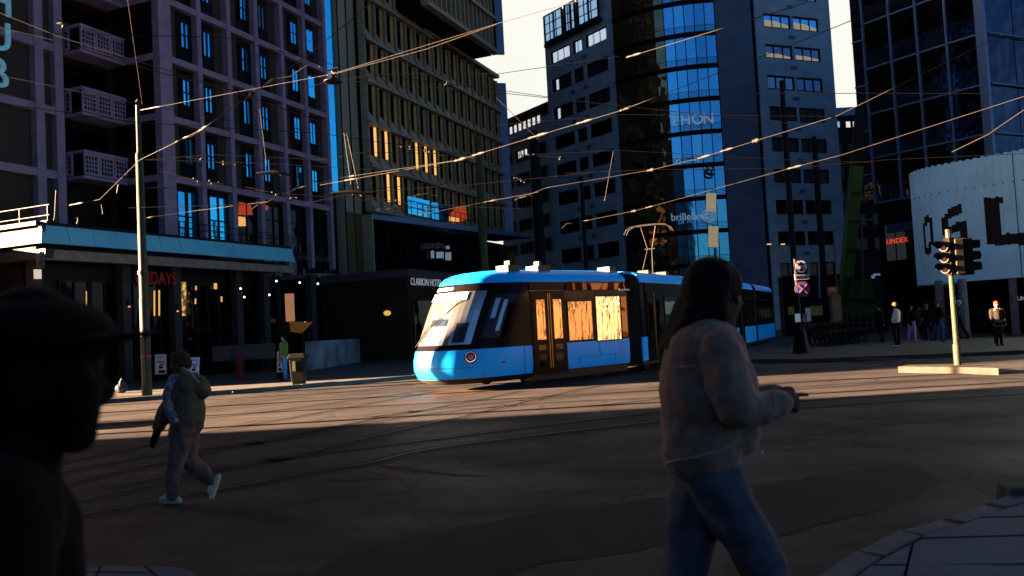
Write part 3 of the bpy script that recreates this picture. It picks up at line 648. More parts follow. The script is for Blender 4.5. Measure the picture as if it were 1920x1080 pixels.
# ================================================================== BLUE STONE HOTEL WITH CURVED GLASS
TP=at(1160,250,86); T=Fr((TP.x,TP.y,0),145)
th=thing('corner_hotel','blue grey stone hotel with a curved glass corner tower','building',(TP.x,TP.y,0))
ztop=[32.35,29.2,25.95,22.7,19.5,16.4,13.2,10.0]
b=MB(); b.box(T,-11.4,0,-14,-.3,0,36.6); b.build('wall','thon_stone',th)
b=MB(); b.box(T,-1.0,0,-.3,-.04,0,36.6); b.box(T,-11.4,-10.6,-.3,-.04,0,36.6)
for z in ztop:
    b.box(T,-10.6,-1.0,-.3,-.04,z,z+(1.72 if z<34 else .6))
    for a,c in ((-7.05,-6.6),(-4.95,-4.45)): b.box(T,a,c,-.3,-.04,z-1.5,z)
b.build('stone_cladding','thon_stone',th)
for z in ztop:
    for a in (-6.9,-4.7): q=MB(); q.box(T,a-.3,a+.3,-.04,.06,z+.75,z+1.1); q.build('vent','thon_stone2',th)
for r,z in enumerate(ztop):
    for j,(a,c,nv) in enumerate(((-10.6,-7.05,2),(-6.6,-4.95,1),(-4.45,-1.0,2))):
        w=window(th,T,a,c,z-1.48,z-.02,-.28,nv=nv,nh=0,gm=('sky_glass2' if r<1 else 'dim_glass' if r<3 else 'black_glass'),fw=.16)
        if r==0:
            q=MB(); q.quad(T.w(a+.5,-.10,z-1.3),T.w(c-.3,-.10,z-1.3),T.w(c-.3,-.10,z-.2),T.w(a+.5,-.10,z-.2))
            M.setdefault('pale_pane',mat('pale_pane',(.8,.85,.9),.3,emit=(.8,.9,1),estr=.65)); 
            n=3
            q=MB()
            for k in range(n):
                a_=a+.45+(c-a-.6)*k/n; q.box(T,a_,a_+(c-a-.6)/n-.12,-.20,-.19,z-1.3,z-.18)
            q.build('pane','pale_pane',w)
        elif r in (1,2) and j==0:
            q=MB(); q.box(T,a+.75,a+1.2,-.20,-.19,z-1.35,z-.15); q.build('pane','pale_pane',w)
# tall bay windows at the top
for j,(a,c) in enumerate(((-10.9,-7.6),(-7.2,-5.4),(-5.0,-1.6))):
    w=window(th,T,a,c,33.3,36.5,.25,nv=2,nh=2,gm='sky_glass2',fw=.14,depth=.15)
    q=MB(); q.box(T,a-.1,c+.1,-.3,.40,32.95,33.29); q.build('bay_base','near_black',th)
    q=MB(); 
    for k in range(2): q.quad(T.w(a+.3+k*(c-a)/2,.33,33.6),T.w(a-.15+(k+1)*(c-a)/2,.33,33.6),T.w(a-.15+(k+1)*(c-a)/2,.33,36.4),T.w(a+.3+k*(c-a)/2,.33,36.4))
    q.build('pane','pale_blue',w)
# curved glass
RHO=10.9; cc=Vector((TP.x,TP.y,0))
def arc(phi):  # heading phi degrees from +X (negative = towards camera)
    f0=math.radians(-55); f=math.radians(phi); return cc+Vector((RHO*(math.sin(f)-math.sin(f0)), -RHO*(math.cos(f)-math.cos(f0)),0))
def arcn(phi): f=math.radians(phi); return Vector((math.sin(f),-math.cos(f),0))
np_=11; phis=[-55+57*i/np_ for i in range(np_+1)]
b=MB()
st=[arc(p)-arcn(p)*.25 for p in [-55+77*i/24 for i in range(25)]]
b.hull([p for p in st]+[Vector((26,97,0)),Vector((10,97,0))],[p+Z*36.6 for p in st]+[Vector((26,97,36.6)),Vector((10,97,36.6))]); b.build('tower_core','near_black',th)
zg=[3.8+3.2*k for k in range(13)]
_,zz=0,at(1310,122,81.5).z
off=(zz-.35)%3.2; zg=[off+3.2*k for k in range(1,12)]
for k,z in enumerate(zg):
    q=MB()
    for i in range(24):
        p0=-55+57*i/24; p1=-55+57*(i+1)/24; a,c=arc(p0),arc(p1)
        q.hull([a+Z*z,c+Z*z,c-arcn(p1)*.3+Z*z,a-arcn(p0)*.3+Z*z],[a+arcn(p0)*.12+Z*(z+.42),c+arcn(p1)*.12+Z*(z+.42),c-arcn(p1)*.3+Z*(z+.42),a-arcn(p0)*.3+Z*(z+.42)])
    q.build('floor_band','dark_metal',th)
    for i in range(np_):
        a,c=arc(phis[i])-arcn(phis[i])*.06,arc(phis[i+1])-arcn(phis[i+1])*.06; t_=(c-a).normalized(); q=MB(); z0=z+.43; z1=z+3.19; nn=arcn((phis[i]+phis[i+1])/2)
        q.quad(a+t_*.035+Z*z0,c-t_*.035+Z*z0,c-t_*.035+Z*z1,a+t_*.035+Z*z1)
        w=q.build('window','sky_glass2' if i>=6 else 'reflect_bronze',th)  # left panes carry the gold hotel's reflection as a bronze tint
        q=MB(); q.box(Fr((a.x,a.y,0),0),-.03,.03,-.03,.05,z0,z1)
        q.box(Fr((a.x,a.y,0),90+ -((phis[i]+phis[i+1])/2)),0.03,(c-a).length-.03,-.02,.03,z0+.62,z0+.66) if True else None
        for l in range(4):
            if i>=6: q.box(Fr((a.x,a.y,0),90-((phis[i]+phis[i+1])/2)),0.03,(c-a).length-.03,0,.02,z0+.08+l*.14,z0+.11+l*.14)
        q.build('mullion','dark_metal',w)
# curved stone return and dark slot
st2=[-55+57+20*i/8+.3 for i in range(9)]
b=MB(); 
for i in range(8):
    a,c=arc(st2[i]),arc(st2[i+1]); b.hull([a,c,c-arcn(st2[i+1])*.2,a-arcn(st2[i])*.2],[a+Z*36.6,c+Z*36.6,c-arcn(st2[i+1])*.2+Z*36.6,a-arcn(st2[i])*.2+Z*36.6])
for v_ in range(1): pass
o=b.build('curved_stone','thon_stone2',th)
RP=arc(22); R_=Fr((RP.x,RP.y,0),68)
b=MB(); b.box(R_,0,.55,-.6,-.2,0,36.6); b.build('dark_slot','near_black',th)
b=MB(); b.box(R_,.55,10.2,-8,-.28,0,36.6); b.build('wall','thon_stone',th)
def rs(x,y=60): return R_.hit(x,y)[0]
g1=(rs(1432,40),rs(1483,40)); g2=(rs(1487,40),rs(1535,40)); e_=rs(1549,40)
zr=[R_.hit(1470,y)[1] for y in (28,83,141,200,257,316)]; dz=(zr[0]-zr[-1])/5
b=MB(); b.box(R_,.55,g1[0],-.28,-.03,0,36.6); b.box(R_,g2[1],e_,-.28,-.03,0,36.6)
zs=[zr[0]-dz*k for k in range(-1,10)]
for z in zs: b.box(R_,g1[0],g2[1],-.28,-.03,z,z+dz-1.42); b.box(R_,g1[1],g2[0],-.28,-.03,z-1.42,z)
b.build('stone_cladding','thon_stone',th)
for z in zs: q=MB(); q.box(R_,g1[1]-.35,g1[1]+.35,-.03,.06,z+.75,z+1.05); q.build('vent','thon_stone2',th)
M['cream_glow']=mat('cream_glow',(.4,.32,.2),.6,emit=(.9,.75,.5),estr=.28,scale=1.5)  # self-glowing cream for painted tower reflections and window blinds
for r,z in enumerate(zs):
    for (a,c) in (g1,g2):
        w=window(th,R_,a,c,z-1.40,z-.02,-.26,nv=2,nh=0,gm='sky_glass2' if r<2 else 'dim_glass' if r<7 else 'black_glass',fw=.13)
        if 1<=r<=2:
            q=MB(); hh=[.62,.42][r-1]; q.add([R_.w(a+.2,-.20,z-1.28),R_.w(c-.2,-.20,z-1.28),R_.w(c-.2,-.20,z-1.28+hh*.5),R_.w((a+c)/2,-.20,z-1.28+hh),R_.w(a+.2,-.20,z-1.28+hh*1.1)],[(0,1,2,3,4)]); q.build('blind','cream_glow',w)
# signs on the curved glass
P=arc(-18)+arcn(-18)*.25; z_=at(1300,233,81.3).z
for x,ch in ((1256,'T'),(1276,'H'),(1297,'O'),(1318,'N')):
    Q=at(x,236-(x-1256)*.07,80.8); text_mesh(ch,1.42,Q,(1,.0,0),Z,'sign_letter','sign_thon',th,extr=.05,bold=.01)
Q=at(1258,414,80.6); text_mesh('brilleland',1.0,Q,(1,0,0),Z,'lettering','sign_thon',th,extr=.05,sx=.95)
q=MB(); Q=at(1330,404,80.6); 
for rr in (.62,.42,.22): 
    q.tube([Q+Vector((rr*math.cos(a_*math.pi/12)*1.1,0,rr*math.sin(a_*math.pi/12))) for a_ in range(25)],.05,5,cap=False)
q.build('round_logo','sign_thon',th)
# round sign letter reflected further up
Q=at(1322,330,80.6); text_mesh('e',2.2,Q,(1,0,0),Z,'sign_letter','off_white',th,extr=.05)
q=MB(); q.quad(at(1324,397,80.9),at(1343,397,80.9),at(1343,362,80.9),at(1324,362,80.9)); q.build('pale_reflection','cream_glow',th); q=MB(); q.quad(at(1328,463,80.9),at(1347,463,80.9),at(1347,424,80.9),at(1328,424,80.9)); q.build('pale_reflection','cream_glow',th)  # cream reflections on the tower glass laid on as self-glowing panels
# ================================================================== BACKGROUND BLOCKS
BP=at(1028,300,108); BF=Fr((BP.x,BP.y,0),147)
bg=thing('office_building','blue grey office block behind, with a bright strip of top floor windows','building',(BP.x,BP.y,0))
zt=BF.hit(1022,196)[1]
b=MB(); b.box(BF,-12,3,-14,-.2,0,zt-1.3); b.build('wall','thon_stone',bg)
b=MB(); b.box(BF,-12.6,3.2,-14,.6,zt-.35,zt); b.build('roof','near_black',bg)
b=MB(); b.box(BF,-12,3,-8,-.5,zt-1.3,zt-.36); b.build('attic','dark_panel',bg)
M['white_glow']=mat('white_glow',(.9,.9,.9),.3,emit=(1,.97,.92),estr=.75)
z0=BF.hit(960,252)[1]
for i in range(9):
    s_=-11+i*1.1; window(bg,BF,s_,s_+.9,z0,z0+1.2,-.15,nv=0,nh=0,gm='white_glow',fw=.1)
zrow=[z0-4.1,z0-7.2,z0-10.3,z0-13.4,z0-16.5]
for k,z in enumerate(zrow):
    for j,(a,c) in enumerate(((-11.2,-8.6),(-7.6,-4.6),(-3.4,-.6))):
        w=window(bg,BF,a,c,z,z+1.6,-.15,nv=2,nh=0,gm='black_glass',fw=.14)
        if k==0 and j==1:
            q=MB()
            for a_ in (a+.7,a+1.5,a+2.3): q.box(BF,a_,a_+.5,-.1,-.09,z+.6,z+1.5)
            q.build('pane','white_glow',w)
b=MB(); b.box(BF,-10.6,-3,-.2,.9,z0-1.6,z0-1.1); b.build('ledge','office_frame',bg)
NP=at(1585,250,112); NF=Fr((NP.x,NP.y,0),90)
nb_=thing('rear_building','dark building seen in the gap beside the blue glass office','building',(NP.x,NP.y,0))
zt=NF.hit(1585,205)[1]
b=MB(); b.box(NF,-5,6,-12,-.2,0,zt); b.build('wall','dark_panel',nb_)
b=MB(); b.box(NF,-5.2,6.2,-.2,.3,zt-.9,zt+.2); b.build('parapet','office_frame',nb_)
for i,x in enumerate((1566,1586,1599)):
    s_,z_=NF.hit(x,240); window(nb_,NF,s_,s_+.75,z_,z_+.95,-.15,nv=0,gm='white_glow' if i else 'pale_blue',fw=.08)
for k in range(5):
    for i in range(3): window(nb_,NF,-2+i*2.4,-.4+i*2.4,zt-6-k*3.2,zt-4.4-k*3.2,-.15,nv=1,gm='black_glass')
# ================================================================== BLUE GRID OFFICE (right)
OP=at(1622,100,69); O=Fr((OP.x,OP.y,0),147)
off=thing('glass_office','dark blue glass office tower with a pale grid of mullions','building',(OP.x,OP.y,0))
CS=9.75; hz=[10.2,13.85,17.47,21.2,24.95]
b=MB(); b.box(O,-1.3,CS-.4,-6,-.3,10.1,28.5); b.build('wall','office_spandrel',off)
for i,s_ in enumerate((-0.02,2.33,4.55,6.85,9.42)):
    w=.07 if i<4 else .30; q=MB(); q.box(O,s_-w,s_+w,-.1,.16 if i<4 else .3,10.15,28.5); q.build('mullion','office_frame',off)
for z in hz:
    q=MB(); q.box(O,-.0,9.15,-.1,.10,z-.06,z+.07); q.box(O,-1.1,-.1,-.1,.08,z-1.3,z-1.15); q.build('transom','office_frame',off)
ss=(0.06,2.25,2.41,4.47,4.63,6.77,6.93,9.1)
for z0_,z1_ in zip(hz,hz[1:]+[28.5]):
    for k in range(4):
        a,c=ss[2*k],ss[2*k+1]; q=MB(); q.quad(O.w(a,-.05,z0_+1.5),O.w(c,-.05,z0_+1.5),O.w(c,-.05+random.uniform(-.006,.006),z1_-.08),O.w(a,-.05,z1_-.08)); q.build('window','black_glass',off)
        q=MB(); q.box(O,a,c,-.28,-.04,z0_+.08,z0_+1.48); q.build('spandrel','office_glass',off)
    q=MB()
    for k in range(3): q.box(O,-1.05,-.12,-.25,-.02,z0_+.1+k*1.15,z0_+1.1+k*1.15)
    q.build('side_panel','office_glass',off)
OC=O.w(CS-.05,.0,0); O2=Fr((OC.x,OC.y,0),65)
b=MB(); b.box(O2,.3,26,-6,-.3,10.1,28.5); b.build('wall','office_spandrel',off)
for z in hz: q=MB(); q.box(O2,.25,26,-.1,.06,z-.05,z+.05); q.build('transom','office_frame',off)
for i,z0_ in enumerate(hz):
    for k in range(8): q=MB(); q.quad(O2.w(.3+k*3.1,-.2,z0_+.1),O2.w(3.3+k*3.1,-.2,z0_+.1),O2.w(3.3+k*3.1,-.2,z0_+3.6),O2.w(.3+k*3.1,-.2,z0_+3.6)); q.build('window',M.setdefault('wavy_glass',glass('wavy_glass',(.02,.03,.065),.16,.7,metal=.8)),off)
# lower storeys
b=MB(); b.box(O,-1.0,CS,-6,-1.6,0,10.05); b.build('base_wall','near_black',off)
b=MB(); b.box(O,.2,6.5,-1.6,-.6,8.5,10.05); b.build('soffit','dark_panel',off)
b=MB(); b.box(O,.4,6.5,-.9,-.55,7.7,8.4); b.build('blue_band',M.setdefault('navy',mat('navy',(.05,.07,.14),.6)),off)
s0,_=O.hit(1662,470,-1.5); s1,_=O.hit(1700,470,-1.5); _,z1_=O.hit(1680,420,-1.5); _,z0_=O.hit(1680,488,-1.5)
b=MB(); b.box(O,s0,s1,-1.6,-1.52,z0_,z1_); b.build('shop_window',M.setdefault('shop_green',mat('shop_green',(.05,.07,.06),.4,emit=(.3,.45,.38),estr=.045,scale=3)),off)
b=MB(); window_mesh(b,O,s0-.08,s1+.08,z0_-.08,z1_+.08,-1.52,1,0,.08,.08); b.build('shop_window_frame','dark_metal',off)
s_,z_=O.hit(1662,458,-1.4); text_mesh('LINDEX',.58,O.w(s_,-1.4,z_),O.u,Z,'lettering','lindex_red',off,sx=.95)
q=MB(); s_,z_=O.hit(1665,497,-1.3); q.box(O,s_-.25,s_+.25,-1.5,-1.3,z_-.06,z_+.06); q.build('lamp_fitting','off_white',off)
# ================================================================== PAVILION WITH WHITE FINS
pv=thing('fin_pavilion','round ended station pavilion clad in pale blue vertical fins with giant letters','pavilion',(23,42,0))
Qs=Vector((21.25,41.1,0)); wd=Vector((.6,-.8,0)); wn=Vector((-.8,-.6,0)); RR=2.9; cen=Qs-wn*RR
ZB=2.72; ZT=8.45
def plan(u):   # u<0 round the end, u>0 along the front; returns point, normal
    if u>=0: return Qs+wd*u, wn
    a=-u/RR; n=Vector((wn.x*math.cos(a)-wn.y*math.sin(a)*-1, wn.y*math.cos(a)+wn.x*math.sin(a)*-1,0))
    return cen+n*RR, n
b=MB(); pl_=[plan(-8.6+ .35*i) for i in range(60)]; ring=[p-n*.12 for p,n in pl_]
b.hull([p+Z*(ZB+.1) for p in ring]+[Vector((37,45,ZB+.1))],[p+Z*(ZT-.3) for p in ring]+[Vector((37,45,ZT-.3))]); b.build('drum',M.setdefault('drum_blue',mat('drum_blue',(.16,.24,.31),.6)),pv)
def px_of(P):
    v=P-CAM; return 960+FPX*v.dot(CR)/v.dot(FW), 540-FPX*v.dot(CU)/v.dot(FW)
def letter(x,y):   # dark where the giant letters are (photo pixel coordinates give their drawing)
    if 1728<=x<=1748:   # O
        cx,cy=(x-1737.5)/9.5,(y-441)/39
        return cx*cx+abs(cy)**2.4<1.0 and not ((x-1737)/4.2)**2+abs((y-441)/24)**2.4<1.0
    if 1766<=x<=1813:   # S
        t=(x-1766)/47; yt=398-12*min(1,t*1.6)+(-4)*t
        if t>.15 and yt<=y<=yt+19 and t<.82: return True
        if t<.25 and yt+6<=y<=yt+44: return True
        if yt+32<=y<=yt+50 and .1<t<.95: return True
        if t>.72 and yt+38<=y<=yt+72: return True
        if yt+62<=y<=yt+80 and .05<t<.95: return True
        return False
    if 1846<=x<=1876: return 371-(x-1846)*.1<=y<=459
    if 1876<x<=1935: return 438-(x-1876)*.05<=y<=459
    return False
FWid=.17; u=-8.0; k=0; fins=MB(); dark=MB()
while u<8:
    p,n=plan(u+FWid/2); t=Vector((-n.y,n.x,0)); t = t if t.dot(wd)>0 or u<-4.5 else -t
    base=Vector((p.x,p.y,0)); zt_=ZT+(.05 if k%2 else 0); zb_=ZB
    fr=Fr((base.x,base.y,0),0); fr.u=t; fr.n=n
    runs=[]; cur=None; NZ=60
    for j in range(NZ):
        z=zb_+(zt_-zb_)*(j+.5)/NZ; x,y=px_of(base+n*.1+Z*z); d=letter(x,y) if n.dot(Vector((-base.x,-base.y,0)))>0 else False
        if cur is None or cur[2]!=d:
            if cur: cur[1]=zb_+(zt_-zb_)*j/NZ; runs.append(cur)
            cur=[zb_+(zt_-zb_)*j/NZ,zt_,d]
    runs.append(cur)
    for z0_,z1_,d in runs:
        dd=.03 if k%2 else .015
        (dark if d else fins).box(fr,-FWid/2+.002,FWid/2-.002,-.02,dd,z0_,z1_)
    u+=FWid; k+=1
fins.build('fin_cladding','fin_white',pv); dark.build('giant_lettering','fin_dark',pv)
for z in (ZB+1.9,ZT-1.35):
    for i in range(20): p,n=plan(-2+i*.42); q=MB(); q.ball(p+n*.07+Z*z,.035,6); q.build('fixing_bolt','dark_metal',pv)
q=MB()
for u_ in (3.1,4.0,4.6,5.4):
    p,n=plan(u_); fr=Fr((p.x,p.y,0),0); fr.u=wd; fr.n=n; q.box(fr,-.012,.012,.046,.06,ZB,ZT)
q.build('panel_joint','near_black',pv)
for x,y,w in ((1768,634,.19),(1812,633,.19)):
    if not w: continue
    P=atz(x,y,.1); P2=at(x-8,540,P.y); q=MB(); q.tube([Vector((P.x,P.y,.1)),Vector((P.x,P.y,ZB+.1))],w,14); q.build('post','post_white',pv)
P=at(1903,590,39.3); q=MB(); q.tube([Vector((P.x,P.y,.1)),Vector((P.x,P.y,ZB+.1))],.17,14); q.build('post','post_white',pv)
b=MB(); b.box(Fr((24.5,42,0),147),-3,12,-1.2,-1.0,.1,ZB+.1); b.build('shop_wall','near_black',pv)
P=at(1907,563,40); text_mesh('Undervis',.28,P,(.6,-.8,0),Z,'lettering','text_white',pv,sx=1.1)

# litter on the square
for x,y,l in ((1002,673,'tiny white scrap on the pavement before the tram nose'),(1430,852,'tiny scrap of litter on the dark road right of the woman'),(436,737,'small scrap of paper by the kerb right of the walker')):
    P=atz(x,y,.0 if y>760 else .112); q=MB(); s_=.05 if y<700 else .018; q.hull([P+Vector((-s_,-s_*.6,0)),P+Vector((s_,-s_*.5,0)),P+Vector((s_*.7,s_*.6,0)),P+Vector((-s_*.8,s_*.5,0))],[P+Vector((-s_*.8,-s_*.5,.03)),P+Vector((s_*.6,-s_*.4,.05)),P+Vector((s_*.6,s_*.4,.02)),P+Vector((-s_*.6,s_*.4,.045))])
    tag(q.build('litter_scrap','sign_white'),l,'litter')
# ================================================================== TRAM
tram=thing('tram','bright blue articulated tram with black window band turning across the square','tram',(-2.46,23.15,0))
TF=Fr((-2.46,23.15,0),46)
ZR=[.20,.26,.36,.60,.86,1.13,1.14,1.28,1.55,1.85,2.15,2.45,2.72,2.93,2.94,3.04,3.14,3.22,3.28,3.33,3.37]
A0={.20:.42,.26:.26,.36:.12,.60:.0,.86:.0,1.13:.07,1.14:.09,1.28:.17,1.55:.30,1.85:.44,2.15:.58,2.45:.74,2.72:.90,2.93:1.04,2.94:1.02,3.04:1.08,3.14:1.2,3.22:1.42,3.28:1.7,3.33:2.2,3.37:3.0}
HW={.20:1.05,.26:1.2,.36:1.29,2.93:1.27,2.94:1.29,3.04:1.27,3.14:1.22,3.22:1.12,3.28:.98,3.33:.7,3.37:.02}
def lerpd(D,z,dflt):
    ks=sorted(D); 
    if z<=ks[0]: return D[ks[0]]
    if z>=ks[-1]: return D[ks[-1]]
    for a,b_ in zip(ks,ks[1:]):
        if a<=z<=b_: t=(z-a)/(b_-a); return D[a]*(1-t)+D[b_]*t
for z in (.6,1.13,1.5,2.45): HW[z]=1.325
def surf(th_,z,off=0.0):
    """point of the cab surface; th_ in degrees, 0 = centre of the nose, +-90 = start of the straight side"""
    a0=lerpd(A0,z,0); hw=lerpd(HW,z,1.3); t=math.radians(abs(th_)); Ln=1.9
    a=a0+Ln*(1-math.cos(t)); b_=hw*(math.sin(t)**.70)*(1 if th_>=0 else -1)
    P=TF.w(a,b_,z)
    if off:
        n=(TF.n*(math.sin(t)**1.3)*(1 if th_>=0 else -1)-TF.u*(math.cos(t))+Z*.25).normalized(); P=P+n*off
    return P
ENDA=TF.hit(1178,600,1.325)[0]
THS=[-90,-78,-66,-56,-46,-36,-26,-16,-7,0,7,16,26,36,46,56,66,78,90]
def cab_part(name,zs,mats,thr=None,matf=None,back=True,close=False):
    b=MB(); cols=[]
    for z in zs:
        row=[surf(t,z) for t in THS]
        if back:
            hw=lerpd(HW,z,1.3); row=[TF.w(ENDA,-hw,z)]+row+[TF.w(ENDA,hw,z)]
        cols.append(row)
    n=len(cols[0]); vs=[p for r in cols for p in r]
    for j in range(len(zs)-1):
        for i in range(n-1):
            k=0
            if matf: k=matf(i-(1 if back else 0),zs[j])
            if k is None: continue
            b.add([cols[j][i],cols[j][i+1],cols[j+1][i+1],cols[j+1][i]],[(0,1,2,3)],k,True)
    if close: b.add(cols[-1],[tuple(range(n))])
    o=b.build(name,mats,tram)
    bm=bmesh.new(); bm.from_mesh(o.data); bmesh.ops.remove_doubles(bm,verts=bm.verts,dist=1e-4); bmesh.ops.recalc_face_normals(bm,faces=bm.faces); bm.to_mesh(o.data); bm.free()
    return o
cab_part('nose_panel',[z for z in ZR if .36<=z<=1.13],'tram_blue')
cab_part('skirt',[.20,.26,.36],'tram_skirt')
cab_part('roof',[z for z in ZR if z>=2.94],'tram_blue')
cab_part('window_band',[z for z in ZR if 1.14<=z<=2.93],'tram_black',matf=lambda i,z:(None if (3<=i<=13 and 1.27<z<2.7) else 0))
# closing bulkhead at the rear of the first section
q=MB(); q.box(TF,ENDA-.03,ENDA,-1.25,1.25,.3,3.25); q.build('end_frame','rubber',tram)
def patch(t0,t1,z0,z1,off,name,m,par=None,nt_=8,nz=5):
    q=MB(); R_=[[surf(t0+(t1-t0)*i/nt_, z0+(z1-z0)*j/nz, off) for i in range(nt_+1)] for j in range(nz+1)]
    for j in range(nz):
        for i in range(nt_): q.add([R_[j][i],R_[j][i+1],R_[j+1][i+1],R_[j+1][i]],[(0,1,2,3)],0,True)
    return q.build(name,m,par or tram)
ws=patch(-56,46,1.28,2.72,.004,'windscreen','windscreen',nt_=16,nz=8)
# things seen in the cab glass
for t0,t1,z0,z1,m_ in ((-4,12,1.80,1.98,'cab_dark'),(24,38,1.34,1.86,'cab_dark'),(-50,-30,1.5,2.0,'cab_blue'),(0,10,1.35,1.7,'cab_blue')):
    if m_ not in M: M[m_]=mat(m_,(.02,.03,.05) if m_=='cab_dark' else (.10,.16,.24),.15,coat=.5,scale=6,var=.6)
    patch(t0,t1,z0,z1,.010,'cab_fitting',m_,ws)
patch(-34,26,2.50,2.70,.02,'destination_display',M.setdefault('display',mat('display',(.75,.72,.62),.5,var=.05)))
patch(-20,4,2.78,2.86,.02,'route_display','display')
# wipers and mirror pillar
q=MB(); q.tube([surf(-30,1.24,.05),surf(-6,1.75,.06),surf(4,2.02,.05)],.014,6); q.tube([surf(-26,1.24,.06),surf(-2,1.72,.07),surf(6,2.0,.06)],.012,6); q.tube([surf(4,2.02,.05),surf(22,2.5,.04)],.010,6); q.build('wiper','rubber',tram)
q=MB(); q.tube([surf(-52,1.22,.05),surf(-52,2.6,.05)],.02,6); q.build('wiper','insul',tram)
M['pink_led']=mat('pink_led',(.8,.3,.3),.4,emit=(1,.35,.35),estr=.7)
for sgn in (1,-1):
    c=surf(50*sgn,.93,.02); n=(surf(50*sgn,.93,.2)-surf(50*sgn,.93)).normalized(); t1=n.cross(Z).normalized(); t2=t1.cross(n)
    q=MB(); q.disc(c,n,.17,.05,28); hl=q.build('headlight','tram_black',tram)
    q=MB()
    for k in range(22):
        a=2*math.pi*k/22; q.ball(c+n*.03+(t1*math.cos(a)+t2*math.sin(a))*.135,.0115,6)
    q.build('light_ring','pink_led',hl)
    q=MB(); q.disc(c+n*.03,n,.085,.02,20); q.build('lens',M.setdefault('lens',glass('lens',(.25,.3,.4))),hl)
def seam(pts,name='panel_seam',m='rubber',r=.006):
    q=MB(); q.tube(pts,r,5); return q.build(name,m,tram)
seam([surf(-60+ i*8,.66,.004) for i in range(15)]); seam([surf(64,.66,.004),surf(60,.38,.004)])
P=TF.hit(945,679,1.33); q=MB(); q.ball(TF.w(P[0],1.33,P[1]),(.07,.04,.03),8); q.build('marker_lamp',M.setdefault('orange',mat('orange',(.5,.12,.06),.4)),tram)
def ta(x,y=600,d=1.335): return TF.hit(x,y,d)
# side of the first section
def sidebox(a0,a1,z0,z1,d0,d1,name,m,par=None,fr=TF): q=MB(); q.box(fr,a0,a1,d0,d1,z0,z1); return q.build(name,m,par or tram)
aD0,aD1=ta(996)[0],ta(1061)[0]
sidebox(aD0,aD1,.30,2.90,1.30,1.338,'door_recess','tram_black')
M['gold_strip']=mat('gold_strip',(.45,.27,.10),.35,.7)
mid=(aD0+aD1)/2
for a0,a1 in ((aD0+.05,mid-.03),(mid+.03,aD1-.05)):
    dl=sidebox(a0,a1,.42,2.62,1.339,1.352,'door_leaf','tram_black')
    sidebox(a0+.16,a1-.14,1.28,2.42,1.353,1.358,'pane','tram_glass',dl); sidebox(a0+.18,a1-.16,.98,1.12,1.353,1.357,'pane','tram_glass3',dl); sidebox(a0+.18,a1-.16,.5,.85,1.353,1.357,'pane','tram_glass2',dl)
for o_ in (-.045,.045): sidebox(mid+o_-.012,mid+o_+.012,.45,2.6,1.353,1.375,'door_strip','gold_strip')
seam([TF.w(aD0-.15,1.345,2.68),TF.w(aD1-.1,1.345,2.68)],'door_trim','gold_strip',.012)
# windows
for (x0,x1,y0,y1,m_) in ((1066,1110,565,637,'tram_glass'),(1119,1163,556,637,'tram_glass_b')):
    a0,a1=ta(x0)[0],ta(x1)[0]; z0=ta((x0+x1)/2,y1)[1]; z1=ta((x0+x1)/2,y0)[1]
    w=sidebox(a0-.04,a1+.04,z0-.04,z1+.04,1.325,1.337,'side_window','rubber'); sidebox(a0,a1,z0,z1,1.338,1.342,'pane',m_,w)
sidebox(ta(1166)[0],ta(1176)[0],ta(1170,632)[1],ta(1170,556)[1],1.326,1.339,'edge_pane','tram_glass3')
M['band_bronze']=glass('band_bronze',(.075,.045,.022),.03,metal=.9)
sidebox(aD1+.05,ENDA-.05,2.68,2.90,1.30,1.338,'header_panel','band_bronze'); sidebox(ta(1110)[0],ENDA-.08,2.70,2.885,1.338,1.3405,'header_reflection','tram_glass3')  # bronze tint stands in for the golden reflection above the windows
for x0,x1,y0,y1 in ((903,923,562,640),(934,951,560,640)):
    a0,a1=ta(x0)[0],ta(x1)[0]; z0=1.45; z1=2.55
    if a0<1.95: 
        t0_=55;t1_=80; w=patch(t0_,t1_,1.42,2.6,.006,'cab_window','tram_glass2',nt_=4)
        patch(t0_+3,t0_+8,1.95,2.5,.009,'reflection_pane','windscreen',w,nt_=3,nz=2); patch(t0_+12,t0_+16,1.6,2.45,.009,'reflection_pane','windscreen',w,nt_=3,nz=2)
    else:
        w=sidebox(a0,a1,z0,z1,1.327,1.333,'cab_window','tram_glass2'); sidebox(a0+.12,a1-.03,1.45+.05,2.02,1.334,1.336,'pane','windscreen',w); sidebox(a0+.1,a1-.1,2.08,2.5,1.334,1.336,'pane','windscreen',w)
# blue lower side panel after the door: seams, emblem
seam([TF.w(aD1+.5,1.332,.52),TF.w(aD1+.5,1.332,.68),TF.w(ENDA-.75,1.332,.68),TF.w(ENDA-.75,1.332,.52)])
seam([TF.w((aD1+ENDA)/2-.0,1.332,.68),TF.w((aD1+ENDA)/2,1.332,1.12)]); seam([TF.w(aD0-.32,1.332,.36),TF.w(aD0-.32,1.332,1.12)])
aL,zL=ta(1167,655); q=MB()
for k in (-.10,0,.10):
    q.box(TF,aL+k-.012,aL+k+.012,1.332,1.336,zL-.24,zL+.24); q.box(TF,aL-.24,aL+.24,1.3325,1.3365,zL+k*1.2-.01,zL+k*1.2+.01)
q.build('line_emblem',M.setdefault('emblem',mat('emblem',(.25,.5,.85),.5)),tram)
a_,z_=ta(1164,545,1.345); text_mesh('sporveien',.11,TF.w(a_,1.345,z_),TF.u,Z,'lettering','text_white',tram,extr=.001); q=MB(); q.ball(TF.w(a_-.08,1.345,z_+.04),.035,6); q.build('emblem_dot','pink_led',tram)
sidebox(.9+aD0*0+1.9,ENDA-.1,.12,.37,.9,1.27,'bogie_skirt','tram_skirt')
for a in (3.0,ENDA-1.2):
    for d_ in (.9,-.9): q=MB(); q.disc(TF.w(a,d_,.30),TF.n,.30,.12,20); q.build('wheel','dark_metal',tram)
